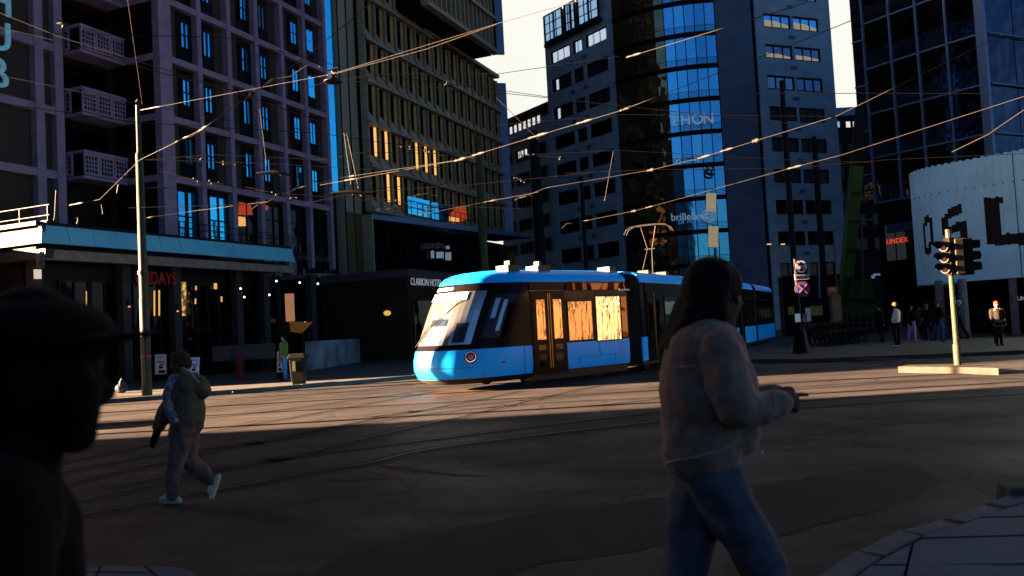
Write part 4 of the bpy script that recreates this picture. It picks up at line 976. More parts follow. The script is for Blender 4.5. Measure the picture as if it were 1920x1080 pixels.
# roof boxes
for x0,x1,y in ((948,970,503),(1004,1027,505),(1138,1150,509)):
    a0=ta(x0,505,.9)[0]; a1=ta(x1,505,.9)[0]; q=MB(); q.box(TF,a0,a1,.5,1.0,3.25,3.44); q.box(TF,a0+.25,a1-.15,.6,.8,3.44,3.58 if x0<1100 else 3.46); q.build('roof_box','off_white',tram)
# bellows and following sections
def bellows(P0,a0,P1,a1):
    q=MB(); f0=Fr(P0,a0); f1=Fr(P1,a1); n=7
    for i in range(n*2+1):
        t=i/(n*2); c=Vector(f0.p).lerp(f1.p,t); nn=f0.n.lerp(f1.n,t).normalized(); hw=-.02 if i%2 else -.09
        pts=[(hw,.30),(hw,3.02),(hw-.12,3.2),(-2.5,3.2),(-2.62,3.02),(-2.62,.30)]
        ring=[c+nn*d+Z*z for d,z in pts]
        if i: 
            for k in range(5): q.add([prev[k],prev[k+1],ring[k+1],ring[k]],[(0,1,2,3)])
        prev=ring
    return q.build('bellows','rubber_b',tram)
pos=TF.w(ENDA,1.325,0); ang=46
for k,(L_,a_,j) in enumerate(((5.6,30,.85),(5.0,28,.8),(5.0,25,.8),(6.6,24,.8))):
    f=Fr((0,0,0),(a_+ang)/2); nxt=pos+f.u*j; bellows(pos,ang,nxt,a_); ang=a_
    MF=Fr(nxt,a_)          # d measured from the near side: 0 = near side, -2.65 far side
    prof=[(-.0,.36),(0,1.13)]; 
    def hullp(pr,name,m,a0=0,a1=L_):
        q=MB(); n=len(pr); q.add([MF.w(a0,d,z) for d,z in pr]+[MF.w(a1,d,z) for d,z in pr],[tuple(range(n))[::-1],tuple(range(n,2*n))]+[(i,(i+1)%n,n+(i+1)%n,n+i) for i in range(n)],0); return q.build(name,m,tram)
    hullp([(-.03,.22),(-.03,.36),(-2.62,.36),(-2.62,.22)],'skirt','tram_skirt')
    hullp([(0,.36),(0,1.13),(-2.65,1.13),(-2.65,.36)],'lower_panel','tram_blue')
    hullp([(-.004,1.131),(-.02,2.93),(-2.63,2.93),(-2.646,1.131)],'window_band','tram_black')
    hullp([(-.03,2.931),(-.05,3.06),(-.12,3.18),(-.28,3.27),(-.6,3.33),(-2.05,3.33),(-2.37,3.27),(-2.53,3.18),(-2.6,3.06),(-2.62,2.931)],'roof','tram_blue',0.10,L_-.10)
    def sb(a0,a1,z0,z1,d0,d1,name,m,par=None): q=MB(); q.box(MF,a0,a1,d0,d1,z0,z1); return q.build(name,m,par or tram)
    if k in (0,2):
        dr=sb(.45,1.85,.32,2.9,-.1,.012,'door_recess','tram_black')
        for a0 in (.5,1.18):
            dl=sb(a0,a0+.62,.42,2.6,.013,.026,'door_leaf','tram_black'); sb(a0+.12,a0+.5,1.2,2.4,.027,.031,'pane','tram_glass3',dl); sb(a0+.12,a0+.5,.5,1.05,.027,.031,'pane','tram_glass2',dl)
        for a0 in (1.13,1.17): sb(a0-.01,a0+.01,.45,2.6,.027,.045,'door_strip','gold_strip')
        wins_=[(2.2,3.5),(3.75,5.0)]
    else: wins_=[(.5,1.9),(2.1,3.5),(3.7,4.7)]
    for a0,a1 in wins_:
        w=sb(a0,a1,1.36,2.5,-.01,.006,'side_window','rubber'); sb(a0+.06,a1-.06,1.42,2.44,.007,.012,'pane','dim_glass',w)
    for a in (1.0,L_-1.0):
        for d_ in (-.35,-2.2): q=MB(); q.disc(MF.w(a,d_,.3),MF.n,.3,.1,18); q.build('wheel','dark_metal',tram)
    if k==0:
        # pantograph
        c=MF.w(4.35,-1.32,3.34); pant=MB()
        pant.box(Fr((c.x,c.y,0),a_),-.55,.45,-.45,.45,3.36,3.42)
        kn=c+MF.u*.3+Z*1.05; hd=c+MF.u*(.25)+Z*1.95
        for s_ in (-.22,.22): pant.tube([c-MF.u*.1+MF.n*s_+Z*.1,kn+MF.n*s_*.4],.030,6); pant.tube([kn+MF.n*s_*.4,hd+MF.n*s_*1.4],.018,6)
        for o_ in (-.12,.12): pant.tube([hd+MF.u*o_+MF.n*d+Z*z for d,z in ((-.95,-.28),(-.86,-.12),(-.7,-.02),(-.3,.02),(.3,.02),(.7,-.02),(.86,-.12),(.95,-.28))],.022,6)
        pant.tube([hd-MF.n*.6-MF.u*.12,hd-MF.n*.6+MF.u*.12],.02,6); pant.tube([hd+MF.n*.6-MF.u*.12,hd+MF.n*.6+MF.u*.12],.02,6); pant.tube([kn-MF.n*.2,kn+MF.n*.2],.03,6)
        pant.build('pantograph',M.setdefault('panto',mat('panto',(.026,.020,.016),.45,.3)),tram)
        for a0 in (1.9,3.7): sb(a0,a0+.35,3.30,3.42,-.8,-.4,'roof_box','off_white')
    pos=nxt+MF.u*L_
# ================================================================== POLES, LAMPS, WIRES
def pole(name,label,x,y,ytop,r0,r1,m,Y=None,cat='pole',z0=.1,xt=None):
    P=atz(x,y,z0) if Y is None else Vector((at(x,600,Y).x,Y,z0)); zt=at(xt if xt else x,ytop,P.y).z
    t=thing(name,label,cat,P); q=MB(); zs=[z0,z0+.35,z0+.36,3.2,3.25,zt-1.6,zt-1.55,zt]; rs=[r0*1.02,r0*1.02,r0,r0*.94,r0*.88,(r0+r1)/2,r1,r1*.92]
    q.tube([Vector((P.x,P.y,z)) for z in zs],rs,16); q.build('shaft',m,t); return t,P,zt
tp,PP,PZ=pole('tram_pole','pale green steel pole on the kerb, sunlit down its left edge',276,742,197,.155,.075,'pole_green',xt=266)
for x,y in ((268,298),(268,405),(270,515),(271,632)):
    z=at(x,y,PP.y).z; q=MB(); q.tube([PP+Z*(z-.1),PP+Z*(z+.02)],.17 if y>500 else .12,12); q.build('collar','insul',tp)
q=MB(); z=at(280,667,PP.y).z; q.tube([PP+Z*(z-.15),PP+Z*(z-.09)],.158,12); q.build('red_band','red',tp)
q=MB(); q.tube([PP+Z*PZ,PP+Z*(PZ+.1)],[.09,.02],10); q.build('cap','off_white',tp)
for (x,y,yt,Y,r,lab,m_) in ((914,505,255,44,.22,'dark olive pole in front of the gold reveal hotel, behind the tram roof','pole_olive'),(1020,505,245,62,.42,'thick dark mast between the gold reveal hotel and the blue stone hotel','pole_dark'),(1105,505,330,60,.16,'slim dark mast in front of the blue stone hotel','pole_dark'),(1496,640,150,50,.19,'dark mast rising behind the round road signs','pole_dark'),(1550,640,255,56,.22,'dark wide mast just left of the green crane boom','pole_dark')):
    t_,P_,z_=pole('dark_mast',lab,x,y,yt,r,r*.8,m_,Y=Y,cat='mast')
    if x==914:
        z=at(912,432,44).z; q=MB(); q.tube([P_+Z*(z-.3),P_+Z*(z+.3)],r+.03,12); q.build('collar','pole_green',t_)  # band in a second green stands in for the sunlit stretch
NW=[0]
def wire(label,pts,r=.013,m='wire',ins=(),group=None,name='overhead_wire',cat='wire',sag=.0):
    P=[atz(x,y,z) if z is not None else at(x,y,Y) for (x,y,z,Y) in [(p[0],p[1],p[2],None) if len(p)==3 else (p[0],p[1],None,p[3]) for p in pts]]
    Q=[]
    for a,c in zip(P,P[1:]):
        for k in range(6): t=k/6; Q.append(a.lerp(c,t)-Z*sag*4*t*(1-t))
    Q.append(P[-1]); b=MB(); b.tube(Q,r,6); o=b.build(name,m); tag(o,label,cat,group)
    for (i0,t,rr,ln) in ins:
        rr*=.6
        a,c=P[i0],P[i0+1]; d=(c-a).normalized(); p=a.lerp(c,t); q=MB(); q.tube([p-d*ln/2,p-d*ln*.3,p-d*ln*.25,p,p+d*ln*.05,p+d*ln*.3,p+d*ln/2],[r,rr,rr*.6,rr*.6,rr,rr,r],8); q.build('insulator','insul',o)
    return o
YY=lambda x,y,Y:(x,y,None,Y)
wire('sunlit wire climbing from the podium roof past the pale green pole over the lilac grid',[(140,383,5.6),(187,374,5.6),(262,300,5.7),(378,243,5.8),(470,178,5.8),(580,102,5.8),(700,2,5.8),(760,-50,5.8)],.0058,ins=[(0,.1,.05,.7),(3,.02,.05,.5),(4,.0,.07,.3),(4,.35,.05,.5),(2,.7,.04,.6)])
wire('bright span wire from the pole top running over the hanging lamp toward the sky gap',[YY(272,205,28.5),YY(622,139,24),YY(930,45,20.5),YY(1050,11,19),YY(1130,-10,18)],.0058,ins=[(0,.03,.05,1.2),(1,.0,.06,.4)])
wire('second strand running just below the bright span wire right of the hanging lamp',[YY(622,140,24),YY(800,92,22),YY(930,46,20.5)],.006)
wire('steep thin stay wire from the frame top down to the pale green pole head',[YY(238,-10,27),YY(267,196,28.9)],.006)
wire('long sunlit contact wire crossing before the THON sign up to the top right',[YY(600,347,26),(860,300,5.9),(1000,257,5.9),(1165,207,5.9),(1480,86,5.9),(1700,-4,5.9)],.0058,ins=[(0,.25,.05,.6),(1,.02,.07,.5),(1,.28,.05,.5),(2,.05,.06,.7),(2,.6,.05,.5),(3,.03,.05,.4)])
wire('sunlit contact wire passing under the round letter and on to the right edge',[(965,375,5.9),(1025,352,5.9),(1220,319,5.9),(1310,297,5.9),(1417,264,5.9),(1570,217,5.9),(1935,38,5.9)],.0058,ins=[(0,.3,.05,.6),(2,.0,.08,.3),(3,.05,.06,.7),(4,.0,.09,.25),(3,.5,.05,.5)])
wire('lowest sunlit contact wire running from the middle above the pantograph to the right edge',[(1054,427,5.9),(1072,419,5.9),(1192,395,5.9),(1280,371,5.9),(1480,316,5.9),(1580,290,5.9),(1935,176,5.9)],.0058,ins=[(1,.2,.04,.6),(1,.97,.08,.3),(2,.3,.05,.5),(4,.1,.06,.6)])
wire('thin sunlit wire slanting over the glass office toward the fin pavilion',[(1785,285,5.9),(1853,252,5.9),(1935,196,5.9)],.011)
wire('taut sunlit wire from the pole across the tall blue windows, nearly level',[YY(277,352,29.2),YY(555,353,32)],.0058,ins=[(0,.06,.05,.8)])
wire('sunlit wire continuing up to the right across the gold reveal hotel',[YY(505,375,27),YY(560,353,27),YY(640,333,27),YY(860,300,24)],.0058,ins=[(1,.05,.05,.5),(2,.1,.05,.3)])
wire('sunlit low wire from the pole collar sloping up across the tall blue windows',[YY(272,409,29.2),YY(345,398,29),YY(500,378,27)],.0058,ins=[(0,.1,.05,.5)])
wire('faint wire high in front of the curved glass tower ending at an insulator',[YY(1180,106,20),YY(1260,82,18.6),YY(1480,15,14),YY(1520,2,13)],.007,ins=[(0,.1,.05,.6)])
wire('sunlit wire low over the canopy of the gold reveal hotel toward the dark mast',[YY(790,402,27),YY(925,376,26),YY(1010,360,25)],.0058,ins=[(0,.97,.05,.5)])
wire('short wire above the tall hotel canopy with a white end fitting',[YY(720,393,28),YY(830,388,28)],.0058,ins=[(0,.06,.06,.7),(0,.9,.05,.5)])
darks=[([YY(-5,22,26),YY(110,68,26),YY(250,112,26),YY(420,165,27),YY(620,235,28)],'black wire crossing the setback wing above the upper balcony'),
 ([YY(-5,50,24),YY(120,80,24),YY(300,136,25),YY(470,178,26)],'black wire just under the top balcony running to a sunlit clamp'),
 ([YY(-5,140,30),YY(260,195,30),YY(560,250,32)],'black wire crossing at the lower lattice balcony height'),
 ([YY(-5,193,22),YY(260,230,24),YY(600,250,27),YY(940,300,30)],'long black wire crossing below the vertical sign letters'),
 ([YY(60,62,25),YY(420,70,27),YY(700,140,28),YY(960,172,29),YY(1170,202,30)],'black wire over the lilac grid toward the sky gap'),
 ([YY(590,142,26),YY(700,157,26),YY(920,172,26),YY(1160,198,26),YY(1480,232,26)],'black wire leaving the hanging lamp and crossing the bright sky gap'),
 ([YY(560,165,28),YY(700,140,28),YY(930,139,28),YY(1160,106,28)],'thin black wire rising gently across the upper sky gap'),
 ([YY(280,300,28),YY(480,306,28),YY(700,318,28),YY(960,310,28)],'level black wire over the lower hotel windows'),
 ([YY(272,300,29),YY(400,290,29),YY(600,300,29),YY(690,285,29),YY(1000,292,30)],'dark level wire with small glints before the gold reveals'),
 ([YY(300,320,27),YY(420,352,27),YY(560,365,27),YY(760,382,27),YY(980,392,27)],'black sagging wire over the tall blue windows'),
 ([YY(240,390,26),YY(500,382,26),YY(640,362,27),YY(760,348,28)],'black wire slightly above the teal fascia'),
 ([YY(560,385,30),YY(660,362,30),YY(900,345,30),YY(1150,320,30)],'black wire above the hotel canopy running right'),
 ([YY(1000,290,30),YY(1160,282,30),YY(1480,300,30),YY(1640,305,30)],'level black wire across the curved glass tower base'),
 ([YY(930,235,28),YY(1170,215,28),YY(1290,216,28),YY(1420,217,28),YY(1560,219,28)],'level black wire behind the sign letters on the tower'),
 ([YY(1420,175,24),YY(1560,175,24),YY(1610,175,24),YY(1900,176,24)],'thin level black wire in the right sky gap'),
 ([YY(930,182,30),YY(960,212,30),YY(1010,262,30)],'short black wire dropping at the corner of the gold reveal hotel'),
 ([YY(1060,325,27),YY(1230,318,27),YY(1480,316,27),YY(1660,300,27),YY(1920,288,27)],'faint level wire crossing to the pavilion top')]
for p,l in darks: wire(l,p,.010,'wire_dark')
# registration arms (bent rods)
arms=[([(520,148),(548,143),(560,133),(575,124),(598,121),(599,126)],24,'sunlit bent arm at the middle of the lilac grid'),([(380,243),(360,256),(340,262)],24,'short sunlit arm left of the first windows'),
 ([(1165,206),(1172,201),(1205,200),(1207,205)],15,'sunlit bent arm in front of the curved tower below the sign'),([(1500,230),(1522,229),(1540,220),(1572,219),(1574,222)],13,'sunlit bent arm in the right sky gap'),
 ([(772,371),(782,366),(802,363),(820,367)],27,'sunlit bent arm over the hotel canopy left'),([(786,406),(794,398),(805,394),(812,395)],26,'lower sunlit bent arm before the blue window'),([(966,376),(974,370),(987,366),(1000,367)],25,'sunlit bent arm near the dark mast'),
 ([(866,300),(888,296),(897,287),(921,282),(920,287)],21,'sunlit bent arm at the corner of the gold reveal hotel'),([(1268,304),(1275,298),(1283,298),(1308,298),(1309,301)],20,'sunlit bent arm over the pale tower glass'),([(1054,428),(1062,420),(1072,419)],24,'sunlit hooked arm end above the tram roof'),
 ([(472,393),(485,383),(500,380),(508,376)],27,'sunlit bent arm in front of the red and yellow painted reflection'),([(222,346),(221,352),(219,362)],26,'tiny sunlit hanger left of the pale green pole')]
for i,(p,Y,l) in enumerate(arms):
    b=MB(); b.tube([at(x,y,Y) for x,y in p],.016*Y/24,6); tag(b.build('registration_arm','insul'),l,'wire arm')
# drop hangers
for (p,Y,l,rr) in (([(1150,283),(1134,375)],30,'thin rod with a weight hanging before the blue stone hotel',.016),([(645,250),(658,345)],26,'left of a pair of thin steel hangers before the glazed strip',.014),([(650,250),(672,352)],26,'right of a pair of thin steel hangers before the glazed strip',.014),([(487,205),(500,310)],27,'thin dark double hanger before the lilac grid',.012),([(105,357),(102,412)],30,'thin sunlit rod standing on the left podium roof',.02),([(146,409),(146,418)],31,'short white rod on the podium roof edge',.03),([(190,384),(193,400)],28,'short sunlit rod hanging over the teal fascia',.016)):
    b=MB(); a,c=at(*p[0],Y),at(*p[1],Y); rr*=.6; b.tube([a,c],rr,6); b.ball(c,rr*3.2,8); b.ball(a,rr*2,6); tag(b.build('wire_hanger','insul' if 'dark' not in l else 'wire_dark'),l,'hanger')
# clusters of small clamps that glint
random.seed(3)
for (x0,x1,y0,y1,Y,l) in ((350,460,295,312,27,'row of small glinting clamps before the second row windows'),(340,420,334,345,27,'small glinting clamps above the tall windows'),(460,560,350,372,27,'small glinting clamps before the red painted reflection'),(745,830,272,292,27,'small glinting clamps before the lit gold reveals'),(975,1060,290,296,27,'small glinting clamps left of the blue stone hotel'),(965,985,333,342,27,'bright clamp cluster before the background office'),(500,540,322,327,27,'dark crossing frame glints before the lilac grid'),(640,760,362,380,27,'glinting clamps above the tall hotel canopy')):
    b=MB(); b.tube([at(x0,y0,Y),at(x1,y1,Y)],.012,5)
    for k in range(5):
        t=random.random(); b.ball(at(x0+(x1-x0)*t,y0+(y1-y0)*t+random.uniform(-3,3),Y),(random.uniform(.025,.06),.03,random.uniform(.02,.04)),6)
    tag(b.build('wire_clamps','insul'),l,'wire clamps')
for (x0,y0,x1,y1,l) in ((480,325,545,328,'dark section insulator before the lower lilac grid windows'),(620,362,700,365,'dark section insulator under the pair of thin hangers')): b=MB(); b.tube([at(x0,y0,26),at((x0+x1)/2,y0-2,26),at(x1,y1,26)],[.03,.07,.03],6); tag(b.build('insulator_frame','wire_dark'),l,'insulator')
for (x,y,Y,l,s) in ((624,148,24,'dark street lamp hanging from the bright span wire',1.0),(838,158,27,'small bracket lamp on a wire before the gold reveals',.35),(1021,350,40,'small dome light on the thick dark mast',.45)):
    t_=thing('hanging_lamp',l,'lamp',at(x,y,Y)); c=at(x,y,Y)
    q=MB(); q.lathe(c,[(.001,.16*s),(.07*s,.15*s),(.09*s,.02),(.26*s,-.05*s),(.27*s,-.09*s),(.001,-.06*s)],18); q.build('lamp_shade','dark_metal' if s==1 else 'insul',t_)
    q=MB(); q.tube([c+Z*.15*s,c+Z*.30*s],.03*s,6); q.tube([c+Z*.26*s-Vector((.14*s,0,0)),c+Z*.3*s+Vector((.16*s,0,.0))],.03*s,6); q.build('bracket','insul',t_)
# gull
gu=thing('gull','white gull gliding past the top balcony on the left','gull',at(115,44,22)); c=at(115,44,22)
q=MB(); q.tube([c+Vector((-.14,0,.0)),c+Vector((-.05,0,.01)),c+Vector((.05,0,-.005)),c+Vector((.13,0,-.02)),c+Vector((.17,0,-.03))],[.006,.03,.042,.03,.008],10); q.build('body','off_white',gu)
for sg in (-1,1):
    q=MB(); P_=[c+Vector((-.01,sg*.02,.02)),c+Vector((.06,sg*.02,.02)),c+Vector((.0,sg*.16,.06)),c+Vector((-.06,sg*.16,.06)),c+Vector((-.17,sg*.34,.0)),c+Vector((-.04,sg*.18,.07))]
    q.add([P_[0],P_[1],P_[2],P_[4],P_[3]],[(0,1,2,3,4)]); q.build('feathered_wing','off_white',gu)
# ================================================================== TRAFFIC LIGHT
P=atz(1796,684,.16); tl=thing('traffic_light','traffic light on the island, pale pole with black and cream signal heads','traffic light',P)
def tq(x,y): return at(x,y,P.y)
q=MB(); top=tq(1781,430).z; q.tube([P,P+Z*.5,P+Z*.52,P+Z*(top-P.z)],[.085,.085,.062,.055],16); q.build('pole','pole_green',tl)
zc=lambda y: tq(1790,y).z; xc=lambda x: tq(x,485).x
q=MB(); q.box(WF,xc(1784),xc(1800),-P.y-.12,-P.y+.22,zc(515),zc(449)); q.build('signal_housing',M.setdefault('cream',mat('cream',(.05,.04,.026),.6)),tl,bevel=.02)
q=MB(); q.box(WF,xc(1774),xc(1784),-P.y-.1,-P.y+.2,zc(516),zc(446)); q.build('signal_housing','near_black',tl,bevel=.015)
q=MB(); q.box(WF,xc(1801),xc(1818),-P.y-.12,-P.y+.20,zc(517),zc(448)); q.build('signal_housing','black',tl,bevel=.02)
for k,y in enumerate((462,483,503)):
    zz_=zc(y); o=tl
    # left-facing lamp with visor
    cx=xc(1768); ax=Vector((-1,-.55,0)).normalized(); c=Vector((xc(1772),P.y-.08,zz_))
    q=MB(); q.tube([c,c+ax*.10],.125,18); h=q.build('lamp_unit',M.setdefault('cream2',mat('cream2',(.045,.036,.024),.6)),tl)
    q=MB(); n=14; rr=.125
    side=ax.cross(Z).normalized()
    for i in range(n):
        a0=math.radians(-15+210*i/n); a1=math.radians(-15+210*(i+1)/n)
        p0=c+(side*math.cos(a0)+Z*math.sin(a0))*rr; p1=c+(side*math.cos(a1)+Z*math.sin(a1))*rr
        e0=.34 if math.sin(a0)>.2 else .22; e1=.34 if math.sin(a1)>.2 else .22
        q.quad(p0+ax*.08,p1+ax*.08,p1+ax*e1,p0+ax*e0); q.quad(p0*1+ax*.08+Z*.01,p1+ax*.08+Z*.01,p1+ax*e1+Z*.012,p0+ax*e0+Z*.012)
    q.build('visor','black',h)
    q=MB(); q.disc(c+ax*.105,ax,.10,.01,18); q.build('lens','black_glass',h)
    # right-facing lamp and visor
    ax2=Vector((1,-.25,0)).normalized(); c2=Vector((xc(1816),P.y-.02,zz_+.03)); q=MB(); q.tube([c2,c2+ax2*.06,c2+ax2*.07,c2+ax2*.26],[.12,.12,.115,.10],16); q.build('visor','black',tl)
q=MB()
for y in (452,513): q.box(WF,xc(1776),xc(1806),-P.y-.03,-P.y+.03,zc(y)-.02,zc(y)+.02)
q.tube([Vector((xc(1782),P.y,zc(447))),Vector((xc(1782),P.y,zc(430)))],.06,12); q.build('bracket','pole_green',tl)
# ================================================================== SIGNS
SP=atz(1503,662,.1); sg=thing('sign_post','dark post with a no vehicles disc, a white plate and a blue no stopping disc','road signs',SP)
q=MB(); q.tube([SP,SP+Z*(at(1503,485,SP.y).z-SP.z)],.07,12); q.build('post','pole_dark',sg)
q=MB(); q.tube([SP,SP+Z*.9],[.34,.20],12); q.build('foot','near_black',sg)
def sc(x,y): v=at(x,y,SP.y-.12); return v
def ringd(c,r,m1,m2,name,par,rin=.82):
    q=MB(); q.disc(c,(0,1,0),r,.02,32); a=q.build(name,m1,par); q=MB(); q.disc(c-Vector((0,.014,0)),(0,1,0),r*rin,.01,32); q.build('face',m2,a); return a
a_=ringd(sc(1502,500),.27,'red_dim','sign_white','no_vehicles_sign',sg,.86)
c=sc(1502,500)-Vector((0,.025,0)); q=MB(); q.box(WF,c.x-.09,c.x+.09,-c.y-.0,-c.y+.004,c.z+.07,c.z+.14); q.box(WF,c.x-.06,c.x+.06,-c.y,-c.y+.004,c.z+.14,c.z+.18); q.box(WF,c.x-.10,c.x-.05,-c.y,-c.y+.004,c.z+.02,c.z+.07); q.box(WF,c.x+.05,c.x+.10,-c.y,-c.y+.004,c.z+.02,c.z+.07)
q.disc(c+Vector((.0,0,-.12)),(0,1,0),.07,.004,16); q.tube([c+Vector((-.03,0,-.02)),c+Vector((.03,0,-.10))],.025,6); q.tube([c+Vector((-.19,-.003,.15)),c+Vector((.19,-.003,-.15))],.016,6); q.build('pictogram','black',a_)
c0=sc(1490,525); c1=sc(1517,514); q=MB(); q.box(WF,c0.x,c1.x,-c0.y,-c0.y+.015,c0.z,c1.z); a_=q.build('text_plate','sign_white',sg)
text_mesh('Gjelder ikke',.105,Vector((c0.x+.03,c0.y-.018,c1.z-.11)),(1,0,0),Z,'lettering','black',a_,extr=.002,bold=.002); text_mesh('buss i rute',.105,Vector((c0.x+.05,c0.y-.018,c0.z+.035)),(1,0,0),Z,'lettering','black',a_,extr=.002,bold=.002)
a_=ringd(sc(1505,542),.30,'rust_red','sign_blue','no_stopping_sign',sg,.80)
c=sc(1505,542)-Vector((0,.022,0)); q=MB(); q.tube([c+Vector((-.16,0,.16)),c+Vector((.16,0,-.16))],.022,6); q.tube([c+Vector((.16,0,.16)),c+Vector((-.16,0,-.16))],.022,6); q.build('cross','rust_red',a_)
for i,(x0,y0,x1,y1,m_) in enumerate(((1492,588,1501,604,'pane_pale'),(1506,588,1513,604,'poster'),(1512,577,1520,603,'sign_white'))):
    c0=sc(x0,y1); c1=sc(x1,y0); q=MB(); q.box(WF,c0.x,c1.x,-c0.y-.05,-c0.y-.04,c0.z,c1.z); q.build('sticker',m_,sg)
FP=Vector((at(1571,590,42).x,42,.1)); fp=thing('flag_pole','slim white pole rising from a sunlit utility cabinet beside a small red sign','pole',FP)
q=MB(); a0,a1=at(1571,570,42),at(1563,440,42); q.tube([a0,a1],[.05,.03],8); q.build('pole','off_white',fp)
q=MB(); c0,c1=at(1564,640,42),at(1575,553,42); q.box(WF,c0.x,c1.x,-42.3,-41.9,c0.z,c1.z); q.build('cabinet',M.setdefault('cab_tan',mat('cab_tan',(.16,.13,.08),.6,var=.5,scale=2)),fp)
c0,c1=at(1551,554,41.8),at(1571,537,41.8); q=MB(); q.box(WF,c0.x,c1.x,-41.8,-41.78,c0.z,c1.z); a_=q.build('red_sign','rust_red',fp)
q=MB(); m_=(c0+c1)/2; q.tube([m_+Vector((-.1+.1*math.cos(k*.7),-.03,.09+.05*math.sin(k*.7))) for k in range(9)],.012,5); q.tube([m_+Vector((.08+.06*math.cos(k*.7),-.03,.09+.05*math.sin(k*.7))) for k in range(9)],.012,5); q.box(WF,c0.x+.1,c1.x-.1,-41.78,-41.765,m_.z-.02,m_.z); q.build('pictogram','sign_white',a_)
for (x,yt,yb,l) in ((1616,420,560,'thin pale pole right of the green crane boom'),(1534,470,560,'thin dim pole left of the slim white pole')):
    q=MB(); q.tube([at(x+3,yb,50),at(x,yt,50)],.045,6); tag(q.build('lamp_pole','off_white' if x>1600 else 'office_frame'),l,'pole')
for x,y,l in ((1645,515,'white bracket camera on the dark office base'),):
    t_=thing('bracket_camera',l,'camera',at(x,y,55)); q=MB(); q.box(WF,at(1638,515,55).x,at(1650,515,55).x,-55.05,-54.95,at(x,515,55).z-.06,at(x,515,55).z+.08); q.ball(at(1637,519,55),.13,8); q.build('camera_body',M.setdefault('pale2',mat('pale2',(.35,.5,.65),.5,emit=(.5,.7,1),estr=.15)),t_)
# ================================================================== GREEN MOBILE CRANE
cr=thing('mobile_crane','green mobile crane with a telescopic boom raised between the hotel and the glass office','crane',(22,56,0))
b0=at(1582,575,56); b1=at(1606,312,56); b2=at(1612,200,56)
def beam(P,Q,w0,w1,name,m,par):
    d=(Q-P).normalized(); a=d.cross(Vector((0,1,0))).normalized(); e=a.cross(d).normalized(); q=MB()
    q.hull([P+a*w0+e*w0,P-a*w0+e*w0,P-a*w0-e*w0,P+a*w0-e*w0],[Q+a*w1+e*w1,Q-a*w1+e*w1,Q-a*w1-e*w1,Q+a*w1-e*w1]); return q.build(name,m,par,bevel=.05)
beam(b0,b1,.36,.36,'boom','crane_green',cr); beam(b1,b2,.36,.22,'boom_extension','pole_dark',cr)
q=MB(); 
for t in (.2,.4,.6,.8): c=b0.lerp(b1,t); q.box(WF,c.x-.38,c.x+.38,-c.y+.5,-c.y+.66,c.z-.05,c.z+.05)
q.build('boom_collar','dark_metal',cr)
q=MB(); q.tube([b2+Z*.1,b2+Vector((.25,0,-.6)),b2+Vector((.3,0,-2.8)),b2+Vector((0,0,-3.6))],.04,5); q.build('hook_line','wire',cr)
g0=at(1560,640,56).x; g1=at(1648,640,56).x; zg_=.1
q=MB(); q.hull([Vector((g0,55,.9)),Vector((g1,55,.9)),Vector((g1,57.6,.9)),Vector((g0,57.6,.9))],[Vector((g0+.4,55.1,2.3)),Vector((g1-.2,55.1,1.9)),Vector((g1-.2,57.5,1.9)),Vector((g0+.4,57.5,2.3))]); q.build('chassis',M.setdefault('green_dim',mat('green_dim',(.035,.055,.01),.5)),cr,bevel=.05)
q=MB(); q.hull([Vector((g0+.8,55,2.3)),Vector((g0+2.6,55,2.3)),Vector((g0+2.6,57,2.3)),Vector((g0+.8,57,2.3))],[Vector((g0+1.2,55.2,3.6)),Vector((g0+2.5,55.2,3.6)),Vector((g0+2.5,56.9,3.6)),Vector((g0+1.2,56.9,3.6))]); q.build('cab','green_dim',cr,bevel=.06)
for i in range(4):
    q=MB(); q.disc(Vector((g0+.6+i*.78,54.9,.62)),(0,1,0),.52,.3,20); q.build('wheel','rubber',cr)
# ================================================================== BIN, BOARDS, BIKES, CLUTTER
Bp=atz(561,721,.11); bn=thing('litter_bin','dark square litter bin with a flared rim standing on the kerb pavement','bin',Bp,.2)
q=MB()
for (z0_,z1_,w0_,w1_) in ((0,.10,.19,.19),(.10,.86,.21,.25),(.86,.90,.27,.30),(.90,.98,.30,.28),(.98,1.06,.27,.24)):
    q.hull([Bp+Vector((a*w0_,c*w0_,z0_)) for a,c in ((-1,-1),(1,-1),(1,1),(-1,1))],[Bp+Vector((a*w1_,c*w1_,z1_-.001)) for a,c in ((-1,-1),(1,-1),(1,1),(-1,1))])
q.build('bin_body','bin',bn,bevel=.015)
q=MB(); q.box(Fr((Bp.x,Bp.y,0),90),-.14,-.04,.22,.262,.58,.92); q.build('label_plate',M.setdefault('gold_label',mat('gold_label',(.30,.27,.10),.35,.4)),bn)
q=MB(); q.box(Fr((Bp.x,Bp.y,0),90),-.2,.2,.20,.285,1.09,1.11) if 0 else q.box(Fr((Bp.x,Bp.y,0),90),-.17,.17,.262,.30,.93,.99); q.build('slot','black',bn)
